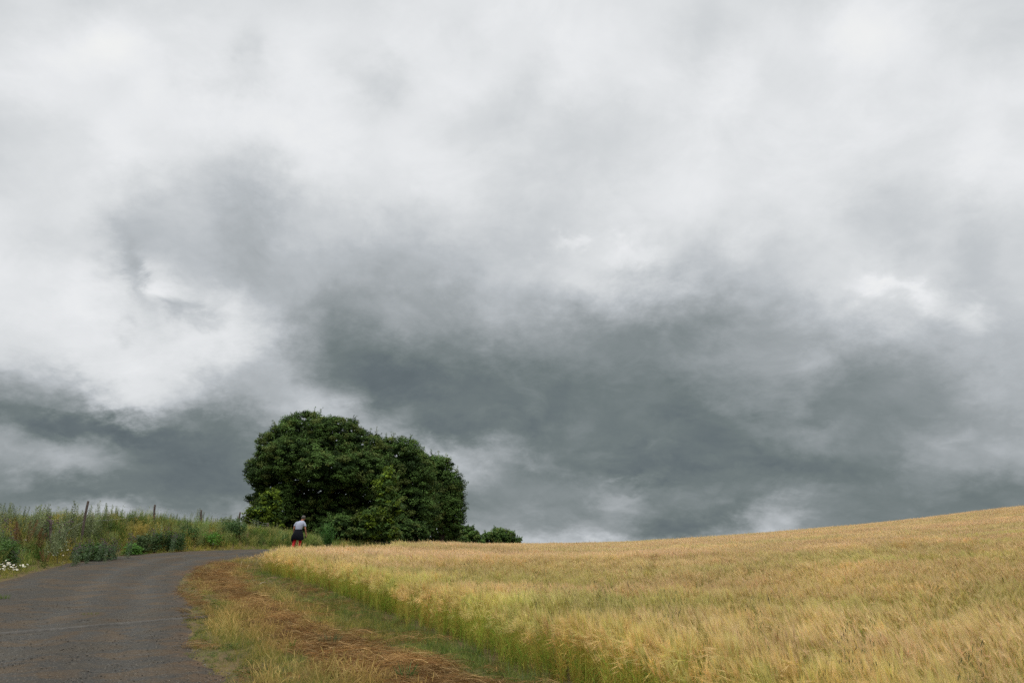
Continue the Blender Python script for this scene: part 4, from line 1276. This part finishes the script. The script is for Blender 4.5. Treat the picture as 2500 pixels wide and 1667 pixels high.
M_POST = solid_mat('weathered_wood', 0.9, 0.6, 60, 0.35, 14)
PO = [post('short dark fence post in the weeds, leftmost of all', 124, 1268, fence_y(124), lean_px=-2, r=.055),
      post('tallest leaning fence post, nearest against the sky', 215, 1223, fence_y(207), lean_px=22, r=.055),
      post('slightly leaning fence post, second of the tall ones', 378, 1232, fence_y(375), lean_px=10, r=.053),
      post('upright fence post in the middle of the bank, third of the tall ones', 491, 1245, fence_y(491), lean_px=5, r=.053),
      post('last fence post against the sky, next to the young maple', 586, 1250, fence_y(583), lean_px=9, r=.052),
      post('short fence post in the shade under the tallest tree', 654, 1276, fence_y(653), lean_px=1, r=.055)]
wr = MB()
for h in (.58, .8, .95):
    for (p, d), (q, e) in zip(PO[:-1], PO[1:]):
        a, b = p + d * min(h, 1), q + e * min(h, 1)
        t = np.linspace(0, 1, 7)[:, None]
        wr.tube(a * (1 - t) + b * t - np.array((0, 0, .10)) * (t * (1 - t)) * 4 + np.array((0, -.06, 0)), .004, (.30, .31, .32), 4, cap=False)
o = wr.build('wire', M_POST); tag(o, 'thin sagging wire strung between the fence posts above the weeds', 'fence wire')

# ------------------------------------------------------------------ drainage channel across the track
def channel():
    a = at(-60, 1563, 14.9); b = at(528, 1498, 18.6)
    A = np.array((a[0] - 2.2, a[1] - 1.6)); B = np.array((b[0], b[1]))
    n = 60; t = np.linspace(0, 1, n); P = A[None] * (1 - t)[:, None] + B[None] * t[:, None]
    z = hz(P[:, 0], P[:, 1], False) + .022
    d = unit(np.append(B - A, 0)); s = np.array((-d[1], d[0], 0))
    mb = MB()
    # a steel or timber water bar: two rails with a slot between
    wob = .012 * (fbm(t * 14, t * 0, 131, 3) - .5)
    zz = z + .02 + wob
    for off, w in ((-.034, .034), (.034, .034)):
        c = np.stack([P[:, 0], P[:, 1], zz], 1) + s * off
        ring = [(-w / 2, -.08), (-w / 2, .0), (w / 2, .0), (w / 2, -.08)]
        v = np.concatenate([(c[:, None] + np.array([s * q[0] + np.array((0, 0, q[1])) for q in ring])[None])]).reshape(-1, 3)
        f = [[i * 4 + k, i * 4 + k + 1, i * 4 + 5 + k, i * 4 + 4 + k] for i in range(n - 1) for k in range(3)]
        dirt = .7 + .6 * fbm(t * 22, t * 0 + off * 30, 133, 3)
        mb.add(v, f, np.repeat(np.array((.095, .088, .078))[None] * dirt[:, None], 4, axis=0))
    o = mb.build('drainage_channel', M_DRAIN)
    tag(o, 'grey drainage bar lying straight across the gravel track', 'drain')
    # floor of the slot
    c = np.stack([P[:, 0], P[:, 1], z - .015], 1); m2 = MB()
    m2.ribbon(c, np.full(n, .045), s, (.05, .045, .04)); m2.build('slot_floor', M_DRAIN, o)


M_DRAIN = solid_mat('drain', 0.8, 0.4, 50, 0.25, 9)
channel()


# ------------------------------------------------------------------ oats and tall stalks above the barley
def oat(H, side=1, n=26, col=(.14, .15, .06)):
    st, fl = MB(), MB(); col = np.array(col)
    pts = st.blade((0, 0, 0), 0 if side > 0 else math.pi, H, .006, .25, (.20, .24, .08), (.24, .26, .10), n=6, droop=.9)
    for k in range(n):
        t = .70 + .30 * k / n; p = np.array([np.interp(t, np.linspace(0, 1, len(pts)), pts[:, j]) for j in range(3)])
        a = rng.uniform(0, 6.28); L = .13 * (1.05 - .8 * (k / n)) * rng.uniform(.5, 1.2)
        e = p + np.array((math.cos(a) * L, math.sin(a) * L, rng.uniform(-.01, .07)))
        st.ribbon([p, (p + e) / 2 + (0, 0, .015), e], [.0018] * 3, rng.normal(size=3), (.22, .22, .08))
        g = e + (0, 0, -.014)
        c = col * rng.uniform(.6, 1.4)
        fl.ribbon([e, g, e + (rng.normal(0, .006), rng.normal(0, .006), -.032)], [.002, .0058, .001], rng.normal(size=3), c, c * .8)
        fl.ribbon([e, g, e + (rng.normal(0, .006), rng.normal(0, .006), -.032)], [.002, .0058, .001], rng.normal(size=3), c, c * .8)
    return st.mesh('stem', M_PLANT), fl.mesh('blossoms', M_PLANT)


def oats():
    P = [(oat(1.15), 0), (oat(1.2, -1), 0), (oat(1.1, 1, 34, (.12, .10, .05)), 0)]
    spots = [(1124, 1392, 'leftmost group of oats, beyond the crop edge'), (1100, 1400, 'small oat just left of the leftmost oat group'), (1188, 1404, 'faint oat between the left oat group and the middle'), (1258, 1430, 'brownish oat low left of the dark upright oat'),
             (1322, 1423, 'green oat left of the dark tall oat, behind it'), (1367, 1455, 'dark oat on a thick green stem above the crop edge'), (1440, 1478, 'brown oat right of the thick stemmed oat'), (1478, 1455, 'dark oat with two drooping tufts near the middle'),
             (1459, 1423, 'small oat behind the two tufted one'), (1555, 1412, 'oat bending left with a dark nodding head'), (1622, 1487, 'small sparse oat left below the dark pair'), (1638, 1455, 'wide dark oat near the field centre'),
             (1692, 1408, 'tallest green oat near the field centre'), (1861, 1500, 'dark brown dense oat standing alone right of centre'), (2005, 1567, 'short green oat low in the right field'), (2132, 1574, 'dark spotted oat low in the right field'), (2350, 1620, 'pale brown oat near the lower right corner')]
    roots = {}
    for i, (px, py, w) in enumerate(spots):
        Ys = np.linspace(5, 40, 500); q = np.array([at(px, py + 10, Y) for Y in Ys]); hh = hz(q[:, 0], q[:, 1], False) + 1.0
        hit = np.where(q[:, 2] < hh)[0]; Y = float(Ys[hit[0]]) if len(hit) else 20.0
        x = float(at(px, py, Y)[0]); g = gz(x, Y); top = at(px, py - 26 * 14 / max(Y, 6) * .8, Y)[2]
        j = i % 3
        if j not in roots:
            root = empty('wild_oat', (x, Y, g)); link(bpy.data.objects.new('stem', P[j][0][0]), root); link(bpy.data.objects.new('blossoms', P[j][0][1]), root); roots[j] = root
        else:
            root = copy_tree(roots[j]); root.location = (x, Y, g)
        s = np.clip((top - g) / 1.12, .8, 1.25); root.scale = (s, s, s); root.rotation_euler = (0, 0, rng.uniform(0, 6.28))
        tag(root, w, 'oat plant', 'wild oats above the barley')


oats()
# scattered dark grass spikes through the whole field, far too many to count
def field_weeds():
    pr = []
    for j in range(4):
        mb = MB(); pts = mb.blade((0, 0, .4), rng.uniform(0, 6.28), rng.uniform(.5, .72), .006, rng.uniform(.1, .4), (.16, .19, .06), (.16, .15, .06), n=4)
        q = pts[-1]; d = unit(pts[-1] - pts[-2]); mb.ribbon([q - d * .09, q - d * .03, q + d * .03], [.004, .016, .003], rng.normal(size=3), (.13, .12, .05), (.17, .13, .07)); pr.append(mb.mesh('grass_spike', M_GRASS))
    x, y = spread((lambda x, y: np.where(fbm(x * .12, y * .3, 141, 2) > .47, .9, .16), .9), -11, 95, 9, 115, lambda x, y: inside(x, y, CROP) & in_view(x, y))
    n = len(x); rot = np.stack([rng.normal(0, .12, n), rng.normal(-.1, .15, n), rng.uniform(0, 6.28, n)], 1)
    scatter('grass_spikes', pr, np.stack([x, y, hz(x, y, False)], 1), rot, rng.uniform(.8, 1.08, n), np.ones((n, 3)), rng.integers(0, 4, n), 'thin dark grass spikes sticking out all over the barley', 'wild grass')


field_weeds()


# ------------------------------------------------------------------ small things on the verge and track
def verge_point(px, py, lift=0.0):
    Ys = np.linspace(8, 44, 900); q = np.array([at(px, py, Y) for Y in Ys]); hh = hz(q[:, 0], q[:, 1], False) + lift
    hit = np.where(q[:, 2] < hh)[0]; Y = float(Ys[hit[0]]) if len(hit) else 20.0
    x = float(at(px, py, Y)[0]); return x, Y, gz(x, Y)


def stick(label, px, py, L, r, ang, rise, col):
    x, y, z = verge_point(px, py); t = np.linspace(-.5, .5, 6)[:, None]
    d = np.array((math.cos(ang), math.sin(ang), rise)); pts = d * L * t + np.array((0, 0, .03)) * np.cos(t * 5) + (0, 0, .05 + abs(rise) * L * .5)
    mb = MB(); mb.tube(pts, r * np.array((1, 1.1, .95, 1, .8, .6)), col, 7)
    mb.tube([pts[3], pts[3] + np.array((d[1], -d[0], .4)) * L * .2], [r * .6, r * .3], col, 5)
    o = mb.build('stick', M_WOOD); o.location = (x, y, z); tag(o, label, 'stick', 'sticks on the mown verge')


stick('short pale barkless stick lying on the straw of the verge', 643, 1428, .34, .014, 1.0, .05, (.40, .34, .27))
stick('thin brown branch right of the pale stick on the verge', 662, 1418, .5, .010, .45, .15, (.30, .20, .12))
stick('pale twig standing up at the far end of the mown verge', 606, 1390, .22, .009, 1.4, .7, (.42, .31, .18))
stick('pale twig upright left of the other one at the far verge', 588, 1388, .20, .008, 1.6, 1.3, (.42, .31, .18))


def tuft_thing(name, label, cat, px, py, H, W, col, n, leafw):
    x, y, z = verge_point(px, py); mb = MB(); col = np.array(col)
    for i in range(n):
        a, r = rng.uniform(0, 6.28), W * math.sqrt(rng.uniform())
        mb.blade((r * math.cos(a), r * math.sin(a), 0), a, H * rng.uniform(.5, 1.1), leafw, rng.uniform(.1, .8), col * rng.uniform(.6, 1.1), col * rng.uniform(.9, 1.5), n=4)
    o = mb.build(name, M_PLANT); o.location = (x, y, z); tag(o, label, cat)


tuft_thing('grass_tuft', 'blue green grass tuft growing through the brown mown straw', 'grass tuft', 802, 1583, .28, .14, (.05, .13, .06), 60, .010)
tuft_thing('grass_tuft', 'green grass tuft at the bottom edge of the verge, right of the straw', 'grass tuft', 992, 1665, .26, .10, (.06, .15, .04), 40, .012)
tuft_thing('grass_tuft', 'small green tuft on the track just above the drainage bar', 'grass tuft', 220, 1501, .07, .16, (.16, .18, .04), 60, .008)
tuft_thing('grass_tuft', 'small green tuft at the left edge of the track', 'grass tuft', 6, 1462, .16, .16, (.12, .18, .04), 60, .010)
tuft_thing('dock_leaf', 'broad green leaf beside the blue green tuft on the straw', 'leaf', 712, 1590, .17, .03, (.06, .16, .02), 5, .055)


# ------------------------------------------------------------------ the person walking away
def person():
    fx, fy = float(at(726, 1345, 41.0)[0]), 41.0
    fz = gz(fx, fy) + .02
    root = empty('person', (fx, fy, fz))
    tag(root, 'man walking away in grey t-shirt, dark jacket tied round his waist, red trousers', 'person')
    V = []; E = []; Rr = []

    def v(x, y, z, r, link_to=None, ry=None):
        V.append((x, y, z)); Rr.append((r, ry or r))
        if link_to is not None: E.append((link_to, len(V) - 1))
        return len(V) - 1
    pel = v(-.03, 0, .95, .125, None, .10)
    bel = v(-.01, .03, 1.10, .12, pel, .10)
    che = v(.03, .09, 1.32, .135, bel, .11)
    nb = v(.08, .15, 1.48, .075, che)
    nk = v(.115, .19, 1.545, .055, nb)
    h1 = v(.13, .215, 1.60, .078, nk, .085); h2 = v(.14, .225, 1.67, .085, h1, .095); h3 = v(.145, .215, 1.735, .055, h2, .065)
    v(.15, .315, 1.625, .012, h1); v(.225, .22, 1.64, .012, h2); v(.055, .22, 1.64, .012, h2)     # nose, ears
    for s, pts in ((1, [(.20, .12, 1.43, .062), (.275, .08, 1.25, .045), (.305, .07, 1.12, .040), (.335, .14, .90, .028), (.345, .165, .84, .026)]),
                   (-1, [(-.13, .10, 1.43, .062), (-.225, .06, 1.27, .045), (-.26, .05, 1.13, .040), (-.285, .15, .93, .028), (-.29, .18, .87, .026)])):
        p = che
        for q in pts: p = v(*q, p)
        hx, hy, hz_ = pts[-1][:3]
        pal = v(hx + .004 * s, hy + .02, hz_ - .055, .030, p, .018)
        for k, L in enumerate((.070, .080, .075, .058)):
            off = (k - 1.5) * .018
            a = v(hx + .004 * s + .004, hy + .022 + off, hz_ - .095, .0095, pal); b = v(hx - .010 * s, hy + .026 + off, hz_ - .095 - L * .55, .0085, a); v(hx - .028 * s, hy + .03 + off, hz_ - .095 - L * .85, .007, b)
        a = v(hx - .006 * s, hy + .055, hz_ - .045, .011, pal); v(hx - .018 * s, hy + .07, hz_ - .085, .009, a)
    for pts in ([(.07, .0, .84, .092), (.085, .06, .50, .060), (.085, -.02, .28, .052), (.09, .0, .09, .038), (.10, .13, .035, .036)],
                [(-.12, .0, .84, .092), (-.17, .00, .50, .060), (-.19, -.12, .30, .052), (-.20, -.20, .14, .038), (-.205, -.12, .045, .034)]):
        p = pel
        for q in pts: p = v(*q, p)
    me = bpy.data.meshes.new('body'); me.from_pydata(V, E, []); me.update()
    ob = bpy.data.objects.new('body', me); link(ob, root)
    sk = ob.modifiers.new('skin', 'SKIN'); sk.use_smooth_shade = True
    if not me.skin_vertices: me.skin_vertices.new()
    for i, r in enumerate(Rr):
        me.skin_vertices[0].data[i].radius = r; me.skin_vertices[0].data[i].use_root = (i == 0)
    sb = ob.modifiers.new('sub', 'SUBSURF'); sb.levels = 2; sb.render_levels = 2

    def flat(nm, c, rough=.8):
        m_, nt, N, L, out = new_mat(nm); p = N('ShaderNodeBsdfPrincipled'); p.inputs['Base Color'].default_value = (*c, 1); p.inputs['Roughness'].default_value = rough; p.inputs['Specular IOR Level'].default_value = .12
        tc = N('ShaderNodeTexCoord'); n = N('ShaderNodeTexNoise'); n.inputs['Scale'].default_value = 14; L(tc.outputs['Object'], n.inputs['Vector'])
        b = N('ShaderNodeBump'); b.inputs['Strength'].default_value = .4; b.inputs['Distance'].default_value = .02; L(n.outputs[0], b.inputs['Height']); L(b.outputs[0], p.inputs['Normal'])
        L(p.outputs[0], out.inputs[0]); return m_
    me.materials.append(flat('skin', (.42, .20, .13), .55))
    K = 20; th_ = np.arange(K) * 2 * math.pi / K

    def loft(name, rings, mat, extra=None, sub=True):
        """rings: (cx, cy, z, rx, ry[, wave])"""
        allv, allf = [], []; base = 0
        for rs in rings:
            for j, r in enumerate(rs):
                cx, cy, z, rx, ry = r[:5]; wv = r[5] if len(r) > 5 else 0
                f_ = 1 + wv * np.sin(th_ * 5 + 1.3) + wv * .6 * np.sin(th_ * 9 + j)
                allv += [(cx + rx * math.cos(t) * f, cy + ry * math.sin(t) * f, z + (wv * .25 * math.sin(t * 3 + .5))) for t, f in zip(th_, f_)]
            allf += [[base + j * K + k, base + j * K + (k + 1) % K, base + (j + 1) * K + (k + 1) % K, base + (j + 1) * K + k] for j in range(len(rs) - 1) for k in range(K)]
            base += len(rs) * K
        m_ = bpy.data.meshes.new(name); m_.from_pydata(allv, [], allf); m_.update(); m_.polygons.foreach_set('use_smooth', np.ones(len(m_.polygons), bool)); m_.materials.append(mat)
        o_ = link(bpy.data.objects.new(name, m_), root); s_ = o_.modifiers.new('thick', 'SOLIDIFY'); s_.thickness = .006; s_.offset = 1
        if sub: q_ = o_.modifiers.new('sub', 'SUBSURF'); q_.levels = 1; q_.render_levels = 1
        return o_
    shirt = flat('grey_cotton', (.32, .35, .44))
    loft('t_shirt', [[(-.02, .02, 1.04, .155, .125, .02), (-.01, .03, 1.12, .165, .13, .02), (.0, .045, 1.22, .185, .14), (.025, .075, 1.33, .215, .145), (.045, .10, 1.42, .215, .13), (.065, .125, 1.475, .16, .105), (.09, .15, 1.515, .085, .075)],
                     [(.15, .12, 1.485, .05, .06), (.195, .11, 1.43, .085, .085), (.25, .09, 1.33, .074, .075), (.278, .08, 1.24, .070, .072)],
                     [(-.085, .11, 1.485, .05, .06), (-.135, .10, 1.43, .085, .085), (-.195, .08, 1.34, .074, .075), (-.225, .065, 1.25, .070, .072)]], shirt)
    jk = flat('navy_cloth', (.003, .0035, .007), .7)
    loft('jacket', [[(-.02, .02, 1.10, .172, .14), (-.025, .01, 1.05, .182, .15, .015), (-.03, -.005, .95, .225, .18, .03), (-.045, -.015, .82, .285, .20, .05), (-.05, -.02, .70, .325, .21, .08), (-.045, -.01, .57, .305, .20, .10)],
                    [(-.24, -.05, .80, .05, .05), (-.285, -.05, .66, .075, .05, .1), (-.275, -.04, .54, .07, .045, .1), (-.25, -.03, .44, .02, .02)]], jk)
    loft('trousers', [[(-.03, 0, 1.02, .15, .12), (-.03, 0, .90, .175, .135), (-.03, 0, .84, .18, .13)],
                      [(.065, .0, .88, .10, .11), (.08, .04, .66, .088, .09), (.088, .05, .50, .080, .082), (.086, -.01, .30, .074, .078, .03), (.09, .0, .12, .072, .075, .04)],
                      [(-.115, .0, .88, .10, .11), (-.15, .0, .66, .088, .09), (-.172, -.01, .50, .080, .082), (-.19, -.11, .32, .074, .078, .03), (-.20, -.18, .17, .072, .075, .04)]], flat('red_cloth', (.42, .018, .022)))
    loft('hair', [[(.14, .20, 1.615, .083, .072), (.14, .20, 1.67, .100, .103), (.143, .20, 1.725, .094, .098), (.145, .202, 1.765, .060, .062), (.146, .203, 1.778, .012, .012)]], flat('grey_hair', (.10, .095, .085), .9))
    dark = flat('dark_leather', (.02, .018, .016), .6)
    for s, (x, y, z) in enumerate(((.10, .05, .0), (-.205, -.17, .06))):
        loft('shoe', [[(x, y + .03, z + .0, .052, .145), (x, y + .03, z + .04, .052, .14), (x, y, z + .075, .045, .10), (x, y - .05, z + .12, .046, .055)]], dark)
    # pale green bottle in the left hand, dark pouch in the right
    g = MB(); g.tube([(0, 0, 0), (0, 0, .02), (0, 0, .13), (0, 0, .155), (0, 0, .175)], [.030, .034, .034, .016, .015], (.45, .68, .38), 14)
    bt = g.build('bottle', solid_mat('green_plastic', .4, 0, 1, .05), smooth=True); bt.location = (fx - .345, fy + .19, fz + .70); bt.rotation_euler = (0, .25, 0)
    cp = MB(); cp.tube([(0, 0, .172), (0, 0, .195)], [.018, .018], (.75, .78, .75), 12); cp.build('cap', bt.data.materials[0], bt)
    tag(bt, 'pale green bottle carried in the man\'s left hand', 'bottle')
    g = MB(); g.tube([(0, 0, 0), (0, 0, .015), (0, 0, .11), (0, 0, .125)], np.array([(.02, .03), (.026, .04), (.026, .04), (.018, .03)]), (.03, .018, .02), 10)
    ca = g.build('pouch', solid_mat('dark_case', .6, 0, 1, .1), smooth=True); ca.location = (fx + .318, fy + .17, fz + .66); tag(ca, 'small dark pouch held in the man\'s right hand', 'pouch')


person()
